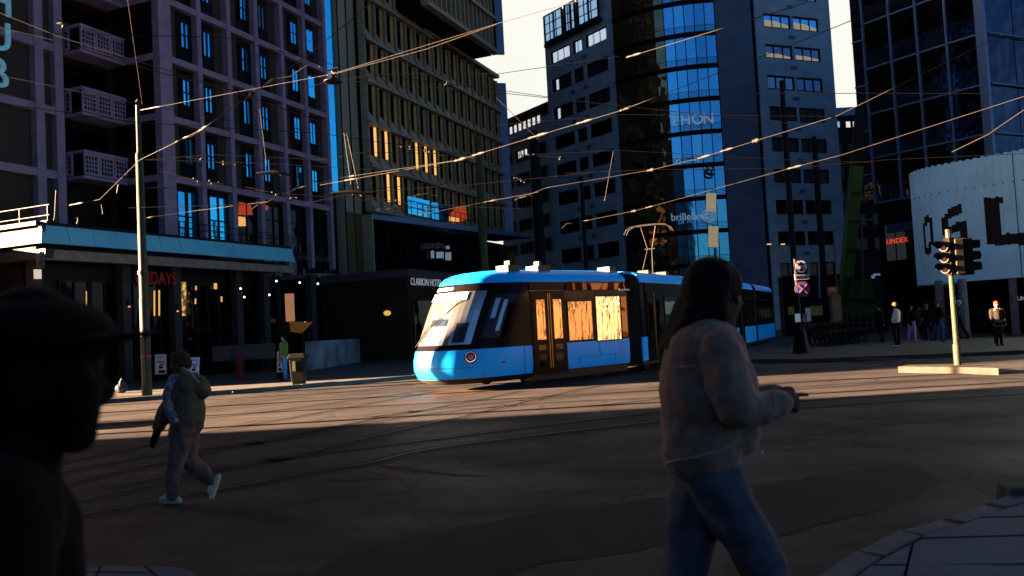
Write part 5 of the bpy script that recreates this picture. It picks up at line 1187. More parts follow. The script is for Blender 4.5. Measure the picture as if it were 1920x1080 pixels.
def poster(x0,y0,x1,y1,Y,lab,txt,col='sign_white',lean=.06):
    c0,c1=at(x0,y1,Y),at(x1,y0,Y); t_=thing('poster_board',lab,'poster',(c0.x,Y,.1)); w=c1.x-c0.x
    q=MB(); q.hull([Vector((c0.x-.03,Y,c0.z-.25)),Vector((c1.x+.03,Y,c0.z-.25)),Vector((c1.x+.03,Y+.04,c0.z-.25)),Vector((c0.x-.03,Y+.04,c0.z-.25))],[Vector((c0.x-.03,Y+lean,c1.z+.03)),Vector((c1.x+.03,Y+lean,c1.z+.03)),Vector((c1.x+.03,Y+.04+lean,c1.z+.03)),Vector((c0.x-.03,Y+.04+lean,c1.z+.03))]); q.build('board','near_black',t_)
    q=MB(); q.quad(Vector((c0.x,Y-.01,c0.z)),Vector((c1.x,Y-.01,c0.z)),Vector((c1.x,Y-.01+lean,c1.z)),Vector((c0.x,Y-.01+lean,c1.z))); q.build('sheet',col,t_)
    for a,b_,cc_,d in ((.15,.62,.85,.66),(.2,.56,.8,.59),(.45,.45,.75,.52),(.35,.28,.7,.42),(.3,.05,.9,.2)): q=MB(); q.quad(*[Vector((c0.x+w*u_,Y-.02+lean*v_,c0.z+(c1.z-c0.z)*v_)) for u_,v_ in ((a,b_),(cc_,b_),(cc_,d),(a,d))]); q.build('printed_mark','near_black',t_)
    text_mesh(txt,w*.26,Vector((c0.x+w*.14,Y-.02+lean*.8,c0.z+(c1.z-c0.z)*.80)),(1,0,0),Z,'lettering','near_black',t_,extr=.001); return t_
M['sheet_grey']=mat('sheet_grey',(.25,.25,.30),.6,var=.3,scale=4,emit=(.7,.7,.8),estr=.05)
M['sheet_blue']=mat('sheet_blue',(.25,.32,.6),.6,var=.4,scale=4,emit=(.5,.6,1),estr=.07)
poster(291,664,311,702,35,'white menu poster on a dark board right of the pale green pole','MENU','sheet_grey')
poster(352,670,372,706,32.5,'bluish poster board with a striped red top behind the walker in the parka','JAKKE','sheet_blue',.15)
poster(520,659,527,698,34,'narrow pale poster beside the man in the green jacket','KAFE','sheet_grey')
# low dark planters / terrace fence with red item
q=MB(); c0,c1=at(398,668,36),at(515,668,36); q.box(WF,c0.x,c1.x,-36.1,-36.0,.9,1.55); tag(q.build('terrace_screen',M.setdefault('screen_grey',mat('screen_grey',(.05,.045,.055),.5,var=.4))),'low grey terrace screen under the podium front','screen')
q=MB(); c=at(450,690,35.5); q.lathe(Vector((c.x,c.y,.11)),[(.16,0),(.2,.15),(.10,.5),(.17,.9),(.02,1.0)],12); tag(q.build('red_figurine',M.setdefault('deep_red',mat('deep_red',(.20,.012,.01),.5))),'small dark red stand in front of the grey terrace screen','stand')
P=atz(228,737,.11)
b=MB(); random.seed(11)
bg_=blob('plastic_bag',[('e',(0,0,.16),(.22,.18,.17)),('e',(.03,0,.33),(.10,.09,.14)),('c',(0,0,.4),.05,(.02,0,.5),.03)],'plastic_bag',None,.02,2,disp=(.08,.05)); bg_.location=P; tag(bg_,'crumpled pale plastic bag on the pavement left of the pale green pole','plastic bag')
# orange awning
a0=at(545,604,40); a1=at(587,604,40); ab=at(550,624,40); ac=at(566,624,40)
q=MB(); q.hull([at(545,622,39.4),at(566,625,39.4),at(566,625,40.6),at(545,622,40.6)],[at(542,603,39.2),at(587,604,39.2),at(587,604,40.8),at(542,603,40.8)]); um=thing('orange_parasol','folded orange brown parasol above the litter bin','parasol',(at(560,640,40).x,40,.1)); q.build('canopy',M.setdefault('orange_cloth',mat('orange_cloth',(.35,.12,.025),.7,emit=(1,.35,.08),estr=.05)),um)
q=MB(); cc_=at(566,600,40); q.tube([Vector((cc_.x,40,.1)),Vector((cc_.x,40,cc_.z))],.03,8); q.build('pole','dark_metal',um)
q=MB(); c0,c1=at(536,603,43),at(550,550,43); q.box(WF,c0.x,c1.x,-43.1,-43.0,c0.z,c1.z); tag(q.build('lit_doorway',M.setdefault('lit_door',mat('lit_door',(.5,.2,.1),.6,emit=(1,.42,.2),estr=.30))),'warmly lit doorway panel under the low canopy','lit doorway')
q=MB()
for x,y in ((518,527),(562,530),(596,532),(505,553),(572,605),(577,606),(451,541),(458,557)): q.ball(at(x,y,42),.05,6)
tag(q.build('spotlights','bulb_white'),'scattered small white spotlights under the dark canopies','spotlights',kind='stuff')
for x,y,l in ((1471,549,'short white strip light far behind the road signs'),(1587,579,'short white strip light by the green crane'),(1468,458,'pair of small warm ceiling lights in the blue stone hotel base'),(1442,458,'single small bright light left of the warm ceiling lights')):
    c=at(x,y,60); q=MB(); q.box(WF,c.x-.15,c.x+.15,-60,-59.96,c.z-.04,c.z+.04); tag(q.build('strip_light','bulb_white' if y>500 else 'lit_gold'),l,'strip light')
c=at(1356,603,33)
# city bikes in a dock
bk=thing('city_bike','x','bicycle',(0,0,0))
def wheel_mesh(b,c,r=.33):
    b.tube([c+Vector((r*math.cos(k*math.pi/10),0,r*math.sin(k*math.pi/10))) for k in range(21)],.028,6,cap=False)
    for k in range(6): b.tube([c,c+Vector((r*math.cos(k*math.pi/3),0,r*math.sin(k*math.pi/3)))],.006,4)
for x in (-.52,.52): b=MB(); wheel_mesh(b,Vector((x,0,.33))); b.build('wheel','rubber',bk)
b=MB()
for p in (((-.52,0,.33),(-.1,0,.36)),((-.1,0,.36),(-.22,0,.85)),((-.1,0,.36),(.38,0,.82)),((.52,0,.33),(.38,0,.95)),((-.52,0,.33),(-.2,0,.75)),((-.18,0,.6),(.36,0,.78))): b.tube([Vector(p[0]),Vector(p[1])],.025,6)
b.build('frame','dark_metal',bk)
b=MB(); b.ball((-.24,0,.9),(.13,.08,.04),8); b.build('saddle','rubber',bk)
b=MB(); b.tube([(.36,-.28,1.0),(.36,-.1,1.04),(.36,.1,1.04),(.36,.28,1.0)],.016,6); b.build('handlebar','insul',bk)
b=MB(); b.box(WF,.42,.66,-.15,.15,.78,.98); b.build('basket','dark_metal',bk)
b=MB(); b.box(WF,-.86,-.5,-.03,.03,.60,.68); b.build('mudguard','off_white',bk)
for i in range(9):
    o=bk if i==0 else copy_tree(bk); f=i/8; A_=atz(1528,650,.1); B_=atz(1600,641,.1); p=A_.lerp(B_,f); o.location=p; o.rotation_euler=(0,0,2.2)
    o['label']='city bicycle parked in the dark dock row below the red sign'; o['group']='city bicycles in the dock row'
DK=thing('bike_dock','dark bicycle dock beam with a bright hooked end at the right','bike dock',(A_.x,A_.y,.1)); q=MB(); q.tube([A_+Vector((-.3,-.6,.5)),B_+Vector((.4,-.6,.6))],.05,6)
for i in range(9): p=A_.lerp(B_,i/8); q.tube([p+Vector((0,-.6,0)),p+Vector((0,-.6,.6))],.04,6)
q.build('dock_rail','dark_metal',DK); q=MB(); e=B_+Vector((.4,-.6,.6)); q.tube([e,e+Vector((.25,0,-.2)),e+Vector((.35,0,-.5)),e+Vector((.7,0,-.52))],.03,6); q.build('hook','insul',DK)
q=MB()
for i,(x0,y0,x1,y1) in enumerate(((1478,574,1500,590),(1520,572,1556,592),(1560,576,1572,592),(1585,590,1600,610))):
    c0,c1=at(x0,y1,58),at(x1,y0,58); q.box(WF,c0.x,c1.x,-58,-57.9,c0.z,c1.z)
tag(q.build('shop_front_glass',M.setdefault('shop_dim',mat('shop_dim',(.05,.06,.05),.4,emit=(.5,.5,.2),estr=.035,scale=2,var=.9))),'dim greenish shop front glass behind the road signs','shop front')
q=MB(); q.box(WF,at(1470,570,59).x,at(1640,570,59).x,-60,-59,.1,4.2); tag(q.build('kiosk_wall','near_black'),'black low kiosk wall behind the bicycles','kiosk')
q=MB()
for y_ in (583,605,617): c0,c1=at(1572,y_,52),at(1640,y_,52); q.tube([c0,c1],.03,5)
for i in range(6): a_=at(1575+i*12,583,52); q.tube([a_,Vector((a_.x,52,.1))],.03,5)
tag(q.build('site_fence',M.setdefault('fence_dim',mat('fence_dim',(.07,.07,.07),.5))),'thin dim barrier rails in front of the green crane','barrier')
# ================================================================== PEOPLE
def cloth(n,c,**k):
    if n not in M: M[n]=mat(n,c,.9,scale=k.get('scale',6),var=k.get('var',.25),sheen=k.get('sheen',.0),bump=k.get('bump',.3),bscale=k.get('bscale',60))
    return n
cloth('skin',(.30,.16,.11),var=.1); cloth('skin_dark',(.16,.065,.045),var=.15); cloth('black_cloth',(.012,.008,.008)); M['dark_hair']=mat('dark_hair',(.004,.0018,.0015),.7,scale=6,var=.7,bump=.5,spec=.15,bscale=5,stretch=(22,22,1.4)); cloth('brown_hair',(.10,.055,.025),scale=30,var=.5)
def sagit(p,l,a): return (p[0]+l*math.sin(a),p[1],p[2]-l*math.cos(a))
def person(label,P,rz,h,top,bot,hair,shoes='black_cloth',legs=((.25,-.15),(-.25,-.45)),arms=((-.35,.1),(.35,.5)),skin='skin',voxel=.028,hat=None,long_coat=False,vest=None,group=None):
    """a standing or walking figure facing local +X"""
    k=h/1.75; t=thing('person',label,'person',P,rz,group); s=lambda v:tuple(c*k for c in v)
    hip=(0,0,.93); pr=[]; bt=[]; sh=[]
    body=[('e',(.0,0,1.60),(.095,.075,.115)),('e',(.085,0,1.585),(.02,.016,.03)),('c',(-.01,0,1.38),.055,(0,0,1.52),.05),('c',(0,-.09,1.36),.10,(0,.09,1.36),.10),('c',(0,0,1.3),.13,(0,0,1.0),.12),('c',(0,-.06,.95),.11,(0,.06,.95),.11)]
    if hair!='hood': pass
    tp=[('c',(-.01,-.12,1.37),.095,(-.01,.12,1.37),.095),('c',(0,0,1.30),.16,(0,0,1.05),.155),('c',(0,0,1.05),.155,(0,0,.90 if not long_coat else .70),.165 if not long_coat else .20),('c',(0,-.07,1.2),.12,(0,-.07,.95),.12),('c',(0,.07,1.2),.12,(0,.07,.95),.12)]
    hands=[]
    for sg,(a,f) in zip((-1,1),arms):
        S_=(0,sg*.205,1.37); E_=sagit(S_,.29,-a) if False else (S_[0]+.29*math.sin(a),S_[1]+sg*.03,S_[2]-.29*math.cos(a)); W_=(E_[0]+.25*math.sin(f),E_[1]-sg*.01,E_[2]-.25*math.cos(f))
        H_=(W_[0]+.08*math.sin(f),W_[1],W_[2]-.08*math.cos(f))
        tp+= [('c',S_,.075,E_,.058),('c',E_,.058,W_,.045)]; body+=[('c',S_,.05,E_,.042),('c',E_,.04,W_,.028),('e',H_,(.045,.025,.055)),('c',(H_[0]+.02,H_[1],H_[2]+.02),.014,(H_[0]+.045,H_[1],H_[2]-.03),.012)]
        for q in (-.02,0,.02): body.append(('c',H_,.016,(H_[0]+.05*math.sin(f)+q,H_[1],H_[2]-.06*math.cos(f)),.012))
    for sg,(a,f) in zip((-1,1),legs):
        S_=(0,sg*.09,.92); K_=(S_[0]+.43*math.sin(a),S_[1],S_[2]-.43*math.cos(a)); A_=(K_[0]+.41*math.sin(f),K_[1],K_[2]-.41*math.cos(f))
        bt+=[('c',S_,.10,K_,.075),('c',K_,.075,A_,.06)]; body+=[('c',S_,.08,K_,.055),('c',K_,.05,A_,.035)]
        sh+=[('c',(A_[0]-.02,A_[1],A_[2]-.035),.04,(A_[0]+.15,A_[1],A_[2]-.045-.12*min(0,f)*0),.036)]
    zmin=min(q[1][2]-q[2] for q in sh); 
    def sc(prs): 
        o=[]
        for q in prs:
            if q[0]=='c': o.append(('c',s((q[1][0],q[1][1],q[1][2]-zmin)),q[2]*k,s((q[3][0],q[3][1],q[3][2]-zmin)),q[4]*k))
            else: o.append(('e',s((q[1][0],q[1][1],q[1][2]-zmin)),tuple(c*k for c in q[2])))
        return o
    zmin=zmin
    blob('body',sc(body),skin,t,voxel*.8,2)
    blob('trousers',sc([('c',(0,-.07,.95),.12,(0,.07,.95),.12)]+bt),bot,t,voxel,2)
    blob('jacket',sc(tp),top,t,voxel,3)
    if vest: blob('vest',sc([('c',(-.01,-.09,1.38),.085,(-.01,.09,1.38),.085),('c',(0,-.02,1.30),.18,(0,.02,1.02),.185)]),vest,t,voxel,2)
    blob('hair' if not hat else 'hat',sc([('e',(-.015,0,1.645),(.112,.092,.09)),('e',(-.05,0,1.60),(.07,.08,.09))]),hat or hair,t,voxel*.7,1)
    blob('shoes',sc(sh),shoes,t,voxel*.7,1)
    return t
G1='people standing by the dark station front'
cloth('vest_white',(.9,.8,.78)); cloth('lilac_cloth',(.32,.24,.5)); cloth('plaid_dark',(.02,.014,.012)); cloth('navy_cloth',(.02,.03,.05)); cloth('denim',(.10,.20,.42)); cloth('green_jacket',(.11,.13,.035)); cloth('red_hat',(.9,.05,.02)); cloth('cap_blue',(.10,.35,.6)); cloth('white_shoe',(.8,.8,.85)); cloth('jean_mid',(.03,.06,.14))
person('person from behind in white quilted vest, black trousers and white trainers',atz(1683,650,.1),math.radians(90),1.80,'black_cloth','black_cloth','brown_hair','white_shoe',((.12,.05),(-.05,-.2)),((.0,.1),(.0,.1)),vest='vest_white')
person('person in lilac trousers and dark jacket beside the white vest walker',atz(1712,641,.1),math.radians(20),1.70,'black_cloth','lilac_cloth','dark_hair','lilac_cloth',((.1,.0),(-.15,-.2)),((.3,1.2),(.0,.1)))
person('dark clad person standing left of the white vest walker',atz(1652,641,.1),math.radians(100),1.85,'black_cloth','black_cloth','dark_hair',arms=((0,.1),(.0,.2)))
person('dark clad person standing between lilac trousers and the white post',atz(1742,638,.1),math.radians(200),1.80,'black_cloth','black_cloth','dark_hair',arms=((0,.6),(.0,.2)))
person('person in dark coat and blue jeans leaning by the left white post of the pavilion',atz(1762,640,.1),math.radians(10),1.82,'black_cloth','jean_mid','brown_hair',arms=((.2,1.3),(.1,1.2)))
person('person with pale blue cap behind the traffic light pole',atz(1802,636,.1),math.radians(160),1.80,'navy_cloth','black_cloth','dark_hair',hat='cap_blue')
person('bulky dark figure far behind between the two white posts',atz(1728,634,.1),math.radians(90),1.75,'navy_cloth','black_cloth','dark_hair')
cr_=person('person in a red hat and dark checked coat leaning on a crutch',atz(1874,648,.1),math.radians(-100),1.62,'plaid_dark','black_cloth','dark_hair','black_cloth',((.05,.0),(-.05,-.05)),((.15,.7),(.1,.5)),hat='red_hat',long_coat=True)
p=atz(1874,648,.1); q=MB(); q.box(WF,p.x-.19,p.x+.19,-p.y+.16,-p.y+.2,.95,1.0); q.box(WF,p.x-.2,p.x+.2,-p.y+.17,-p.y+.215,.78,.83); o=q.build('coat_stripe',M.setdefault('stripe',mat('stripe',(.22,.17,.11),.8,scale=22,var=.9)),cr_)
a,c=at(1867,592,32.4),at(1864,649,32.4); q=MB(); q.tube([a,c],.022,6); q.tube([a,a+Vector((.12,0,.0))],.02,6); q.tube([c,c+Z*.05],.03,6); tag(q.build('crutch','insul'),'grey crutch held by the person in the red hat','crutch')
person('man in a green jacket and blue jeans standing behind the litter bin',Vector((at(534,700,32.6).x,32.6,.11)),math.radians(170),1.80,'green_jacket','denim','dark_hair','black_cloth',((.05,.0),(-.05,-.08)),((.15,.9),(.0,.1)),skin='skin')
q=MB(); P=at(525,665,32.4); q.tube([P+Z*.35,P+Z*.05,P-Z*.3],[.02,.05,.02],8); tag(q.build('white_scarf','off_white'),'thin white scarf hanging down the front of the man in green','scarf')
# ---------------- walker in the parka (faces left, strides left)
WB=Vector((at(345,900,9.1).x,9.1,0)); wk=thing('person','person striding left in an olive parka, tan lined hood, brown trousers and pale trainers','person',WB)
def w(x,y,dy=0): return tuple(at(x,y,9.1+dy)-WB)
cloth('parka',(.15,.115,.06),scale=9,bump=.5); cloth('trouser_brown',(.23,.125,.095),scale=7,bump=.5); cloth('hood_tan',(.32,.20,.11),scale=18,sheen=.4); cloth('flannel',(.4,.3,.33),scale=26,var=.75); cloth('shoe_blue',(.55,.66,.58)); cloth('sole_cream',(.75,.68,.40)); cloth('glove',(.02,.012,.010))
hd=w(337,680); nk_=w(343,702)
blob('body',[('e',hd,(.095,.075,.12)),('e',w(322,686),(.02,.018,.02)),('c',w(345,708),.06,w(341,695),.055),('c',w(345,715,-.12),.09,w(345,715,.12),.09),('c',w(350,730),.14,w(352,800),.13),('c',w(345,815,-.06),.11,w(345,815,.06),.11),
 ('c',w(340,820,-.08),.08,w(330,870,-.08),.06),('c',w(330,870,-.08),.055,w(322,925,-.08),.04),('c',w(348,820,.08),.08,w(355,868,.08),.06),('c',w(355,868,.08),.055,w(392,903,.08),.04),
 ('c',w(333,725,-.2),.05,w(316,760,-.24),.04),('c',w(316,760,-.24),.04,w(328,790,-.26),.03),('e',w(332,796,-.27),(.045,.03,.05)),('c',w(332,798,-.27),.014,w(338,806,-.28),.011),('c',w(330,798,-.27),.014,w(334,808,-.27),.011),('c',w(328,797,-.27),.014,w(330,807,-.27),.011),('c',w(326,795,-.27),.013,w(327,804,-.27),.01),('c',w(335,793,-.27),.014,w(341,798,-.28),.011),
 ('c',w(328,735,.2),.05,w(305,780,.2),.045),('c',w(305,780,.2),.04,w(291,822,.2),.03)],'skin_dark',wk,.014,3)
blob('hair',[('e',w(338,672),(.105,.09,.085)),('e',w(346,680),(.075,.085,.095)),('e',w(330,670),(.06,.06,.06))],'brown_hair',wk,.012,1,disp=(.03,.025))
blob('parka',[('c',w(348,722,-.14),.11,w(348,722,.14),.11),('c',w(352,735),.165,w(354,770),.17),('c',w(354,770),.17,w(353,790),.165),('c',w(358,755,.05),.14,w(358,785,.05),.145),('c',w(345,735,-.1),.13,w(345,788,-.08),.15),
 ('c',w(335,722,.2),.085,w(312,765,.22),.075),('c',w(312,765,.22),.08,w(298,800,.22),.07),('c',w(318,750,.1),.07,w(312,782,.1),.08)],'parka',wk,.016,3,disp=(.11,.035))
blob('hood',[('e',w(370,728),(.13,.14,.10)),('e',w(378,732),(.10,.12,.10)),('c',w(357,712),.09,w(372,722),.11)],'parka',wk,.016,3,disp=(.08,.02))
blob('hood_lining',[('c',w(343,692,-.08),.026,w(356,703,-.14),.034),('c',w(356,703,-.14),.034,w(371,718,-.16),.022),('c',w(343,692,.04),.026,w(350,700,.1),.03)],'hood_tan',wk,.010,2)
blob('flannel_sleeve',[('c',w(327,710,-.16),.06,w(315,738,-.22),.056),('c',w(315,738,-.22),.056,w(318,772,-.25),.048),('c',w(318,772,-.25),.048,w(328,790,-.27),.042)],'flannel',wk,.012,2,disp=(.06,.02))
blob('lower_sleeve',[('c',w(312,775,.16),.07,w(300,800,.18),.05)],'parka',wk,.012,1)
blob('glove',[('c',w(296,805,.2),.045,w(287,832,.2),.035),('c',w(287,828,.2),.016,w(283,838,.2),.012),('c',w(289,828,.2),.016,w(287,840,.2),.012)],'glove',wk,.01,1)
blob('trousers',[('c',w(345,798,-.08),.135,w(346,806,.08),.135),('c',w(342,808,-.08),.14,w(330,862,-.09),.092),('c',w(330,862,-.09),.092,w(324,905,-.09),.082),('c',w(324,905,-.09),.084,w(325,926,-.09),.075),
 ('c',w(350,808,.08),.14,w(352,860,.08),.092),('c',w(352,862,.08),.092,w(380,886,.08),.08),('c',w(380,886,.08),.08,w(393,899,.08),.072)],'trouser_brown',wk,.015,2,disp=(.09,.045))
blob('shoe_sole',[('c',w(303,940,-.09),.028,w(336,939,-.09),.032),('c',w(318,940,-.09),.022,w(330,940,-.09),.03)],'sole_cream',wk,.010,1)
blob('shoe_sole',[('c',w(410,893,.08),.030,w(397,932,.08),.030),('c',w(404,905,.08),.034,w(399,922,.08),.032)],'sole_cream',wk,.010,1)
blob('shoe_upper',[('c',w(304,936,-.09),.030,w(316,932,-.09),.045),('c',w(316,932,-.09),.045,w(330,932,-.09),.042)],'shoe_blue',wk,.010,2)
blob('shoe_upper',[('c',w(403,900,.08),.036,w(394,922,.08),.034)],'shoe_blue',wk,.010,2)
# ---------------- woman with phone, close, walking right
YW=3.2; WW=Vector((at(1340,900,YW).x,YW,0)); wm=thing('person','woman walking right, long black hair, brown fleece jacket, blue jeans, looking at a phone','person',WW)
def v(x,y,dy=0): return tuple(at(x,y,YW+dy)-WW)
cloth('fleece',(.36,.195,.135),scale=30,var=.25,sheen=.15,bump=.6,bscale=16); cloth('jeans',(.12,.12,.15),scale=14,var=.4,bump=.3,bscale=200); cloth('fleece_trim',(.55,.30,.20),scale=30,sheen=.5)
cloth('skin_w',(.20,.085,.055),var=.12,bump=.1)
hx=[('e',v(1342,545),(.092,.075,.115),(0,.25,0)),('e',v(1357,572),(.062,.055,.07),(0,.3,0)),('c',v(1330,590),.05,v(1322,640),.055),
 ('c',v(1383,560),.012,v(1388,568),.012),('e',v(1366,540),(.035,.05,.035)),('e',v(1379,586),(.013,.022,.009)),('e',v(1378,592),(.012,.02,.010)),('e',v(1366,604),(.028,.03,.022)),('c',v(1377,550),.014,v(1386,563),.011),('e',v(1345,556,-.078),(.018,.01,.03)),
 ('e',v(1372,560,-.035),(.016,.014,.01)),('e',v(1372,560,.035),(.016,.014,.01)),('e',v(1367,575,-.035),(.025,.02,.025))]
def hand(wx,wy,dy,sgn,curl):
    """hand at the end of the forearm: palm, four unequal bent fingers, thumb; reaching right along +X"""
    o=[('c',v(wx-14,wy,dy),.026,v(wx+4,wy-2,dy),.026),('c',v(wx+2,wy-6,dy),.020,v(wx+20,wy-10,dy),.017),('c',v(wx+2,wy+2,dy),.022,v(wx+18,wy+2,dy),.018)]
    for i,(l,oy) in enumerate(((1.0,-12),(1.12,-5),(1.05,2),(.85,8))):
        b0=v(wx+18,wy+oy+1,dy+sgn*.006*i); b1=v(wx+18+13*l,wy+oy+3+curl,dy+sgn*(.018)); b2=v(wx+18+16*l,wy+oy+9+curl,dy+sgn*.035); b3=v(wx+18+11*l,wy+oy+13+curl,dy+sgn*.045)
        o+=[('c',b0,.0098,b1,.009),('c',b1,.009,b2,.0082),('c',b2,.0082,b3,.0075)]
    o+=[('c',v(wx+4,wy-8,dy+sgn*.01),.014,v(wx+14,wy-19,dy+sgn*.025),.0115),('c',v(wx+14,wy-19,dy+sgn*.025),.0115,v(wx+25,wy-20,dy+sgn*.03),.0095)]
    return o
arms_=[('c',v(1345,672,-.15),.045,v(1378,768,-.2),.040),('c',v(1375,765,-.2),.04,v(1462,752,-.13),.028),('c',v(1345,665,.15),.045,v(1372,760,.15),.04),('c',v(1372,760,.15),.04,v(1458,748,.02),.028)]
tor=[('c',v(1325,655,-.09),.065,v(1325,655,.09),.065),('c',v(1325,665),.11,v(1325,800),.10),('c',v(1325,850,-.04),.085,v(1325,850,.04),.085)]
lg=[('c',v(1320,900,.06),.075,v(1295,1040,.07),.065),('c',v(1295,1040,.07),.06,v(1240,1230,.07),.045),('c',v(1240,1230,.07),.04,v(1215,1375,.07),.033),('c',v(1215,1380,.07),.035,v(1262,1400,.07),.03),
    ('c',v(1338,900,-.06),.075,v(1415,1060,-.07),.065),('c',v(1415,1060,-.07),.058,v(1465,1210,-.07),.048),('c',v(1465,1210,-.07),.042,v(1500,1390,-.07),.033),('c',v(1500,1395,-.07),.033,v(1560,1400,-.07),.028)]
blob('body',hx+arms_+tor+lg+hand(1462,752,-.13,1,0)+hand(1458,748,.02,-1,2),'skin_w',wm,.0062,2)
blob('hair',[('e',v(1335,533),(.112,.096,.108),(0,.2,0)),('c',v(1352,515,-.05),.045,v(1348,590,-.085),.035),('e',v(1318,555),(.09,.092,.12)),('c',v(1322,560),.092,v(1298,615),.10),('c',v(1300,610),.10,v(1275,655),.075),('c',v(1290,610),.08,v(1262,660),.058),('c',v(1262,655),.056,v(1248,684),.03),('c',v(1300,590,-.07),.05,v(1266,650,-.06),.04),('c',v(1338,548,-.065),.035,v(1322,600,-.085),.03),('c',v(1352,505,-.02),.03,v(1370,520,-.01),.018),('c',v(1326,600,-.06),.035,v(1300,640,-.09),.03)],'dark_hair',wm,.010,3,disp=(.05,.012))
blob('sunglasses',[('c',v(1352,556,-.074),.006,v(1376,560,-.062),.007),('e',v(1379,563,-.035),(.010,.028,.020)),('e',v(1379,563,.035),(.010,.028,.020)),('c',v(1382,561,-.03),.005,v(1382,561,.03),.005)],'black',wm,.005,1)
# fleece: cropped, boxy, curved hem, hanging lower behind; near sleeve comes forward
blob('jacket',[('c',v(1322,632,-.07),.07,v(1326,632,.05),.07),('c',v(1332,655,-.12),.095,v(1332,655,.12),.095),('c',v(1322,670,-.05),.155,v(1320,740,-.05),.165),('c',v(1320,740,0),.165,v(1322,800,0),.165),('c',v(1300,780,-.05),.115,v(1294,850,-.05),.108),('c',v(1282,700,-.02),.088,v(1276,830,-.02),.072),
 ('c',v(1350,720,-.02),.14,v(1368,800,-.03),.12),('c',v(1375,780,-.04),.095,v(1385,815,-.04),.085),('c',v(1388,740,0),.060,v(1392,818,0),.060),('c',v(1330,800,-.04),.15,v(1318,828,-.04),.15),
 ('c',v(1345,640,.17),.085,v(1372,755,.16),.078),('c',v(1372,755,.15),.075,v(1452,748,.03),.058),('e',v(1388,800,0),(.06,.12,.10))],'fleece',wm,.0095,5,disp=(.22,.03))
blob('near_sleeve',[('c',v(1342,660,-.16),.088,v(1356,705,-.20),.086),('c',v(1356,705,-.20),.086,v(1386,765,-.22),.074),('c',v(1386,765,-.22),.074,v(1425,766,-.18),.062),('c',v(1425,766,-.18),.062,v(1462,756,-.13),.050)],'fleece',wm,.0095,4,disp=(.16,.045))
blob('collar',[('c',v(1312,606,-.05),.042,v(1345,622,-.08),.04),('c',v(1345,622,-.08),.04,v(1352,640,-.03),.035)],'fleece_trim',wm,.009,3)
def seam_on(target, pts, r, name, m):
    out=[]
    for a,c in zip(pts,pts[1:]):
        for k in range(6):
            x=a[0]+(c[0]-a[0])*k/6; y=a[1]+(c[1]-a[1])*k/6; o=CAM-WW; d=ray(x,y).normalized()
            ok,loc,nrm_,_=target.ray_cast(o,d)
            if ok: out.append(loc+nrm_*r*.3)
    if len(out)>2:
        q=MB(); q.tube([WW+p for p in out],r,6); return q.build(name,m,wm)
bpy.context.view_layer.update()
jk=[o for o in wm.children if o.name.startswith('jacket')][0]; ns=[o for o in wm.children if o.name.startswith('near_sleeve')][0]
seam_on(jk,[(1250,868),(1275,862),(1310,856),(1345,846),(1375,836)],.0045,'hem_seam','fleece_trim')
seam_on(jk,[(1262,690),(1285,688),(1310,684)],.004,'yoke_seam','fleece_trim')
seam_on(ns,[(1450,738),(1453,755),(1452,775)],.004,'cuff_seam','fleece_trim')
blob('jeans',[('c',v(1322,872,-.055),.10,v(1328,872,.055),.10),('c',v(1314,905,.06),.112,v(1298,985,.07),.105),('c',v(1298,985,.07),.105,v(1285,1060,.07),.088),('c',v(1285,1060,.07),.088,v(1240,1230,.07),.08),('c',v(1240,1230,.07),.08,v(1218,1360,.07),.088),
 ('c',v(1340,905,-.06),.110,v(1388,985,-.08),.104),('c',v(1388,985,-.08),.104,v(1436,1065,-.08),.082),('c',v(1436,1065,-.08),.082,v(1470,1210,-.08),.078),('c',v(1462,1210,-.08),.082,v(1494,1370,-.08),.09)],'jeans',wm,.011,3,disp=(.16,.045))
blob('shoes',[('c',v(1215,1392,.07),.05,v(1268,1408,.07),.04),('c',v(1502,1400,-.07),.05,v(1560,1410,-.07),.04)],'white_shoe',wm,.015,2)
q=MB(); c=Vector(at(1482,741,YW-.055)); q.box(Fr((c.x,c.y,0),90),-.065,.055,-.03,.04,c.z-.004,c.z+.006); ph=q.build('phone','near_black',None,bevel=.003); tag(ph,'dark phone held out in both hands by the woman in the fleece jacket','phone')
q=MB(); q.box(Fr((c.x,c.y,0),90),-.060,.0,-.02,.035,c.z+.007,c.z+.009); q.build('screen',M.setdefault('screen',mat('screen',(.1,.3,.5),.3,emit=(.2,.55,.9),estr=.35)),ph)
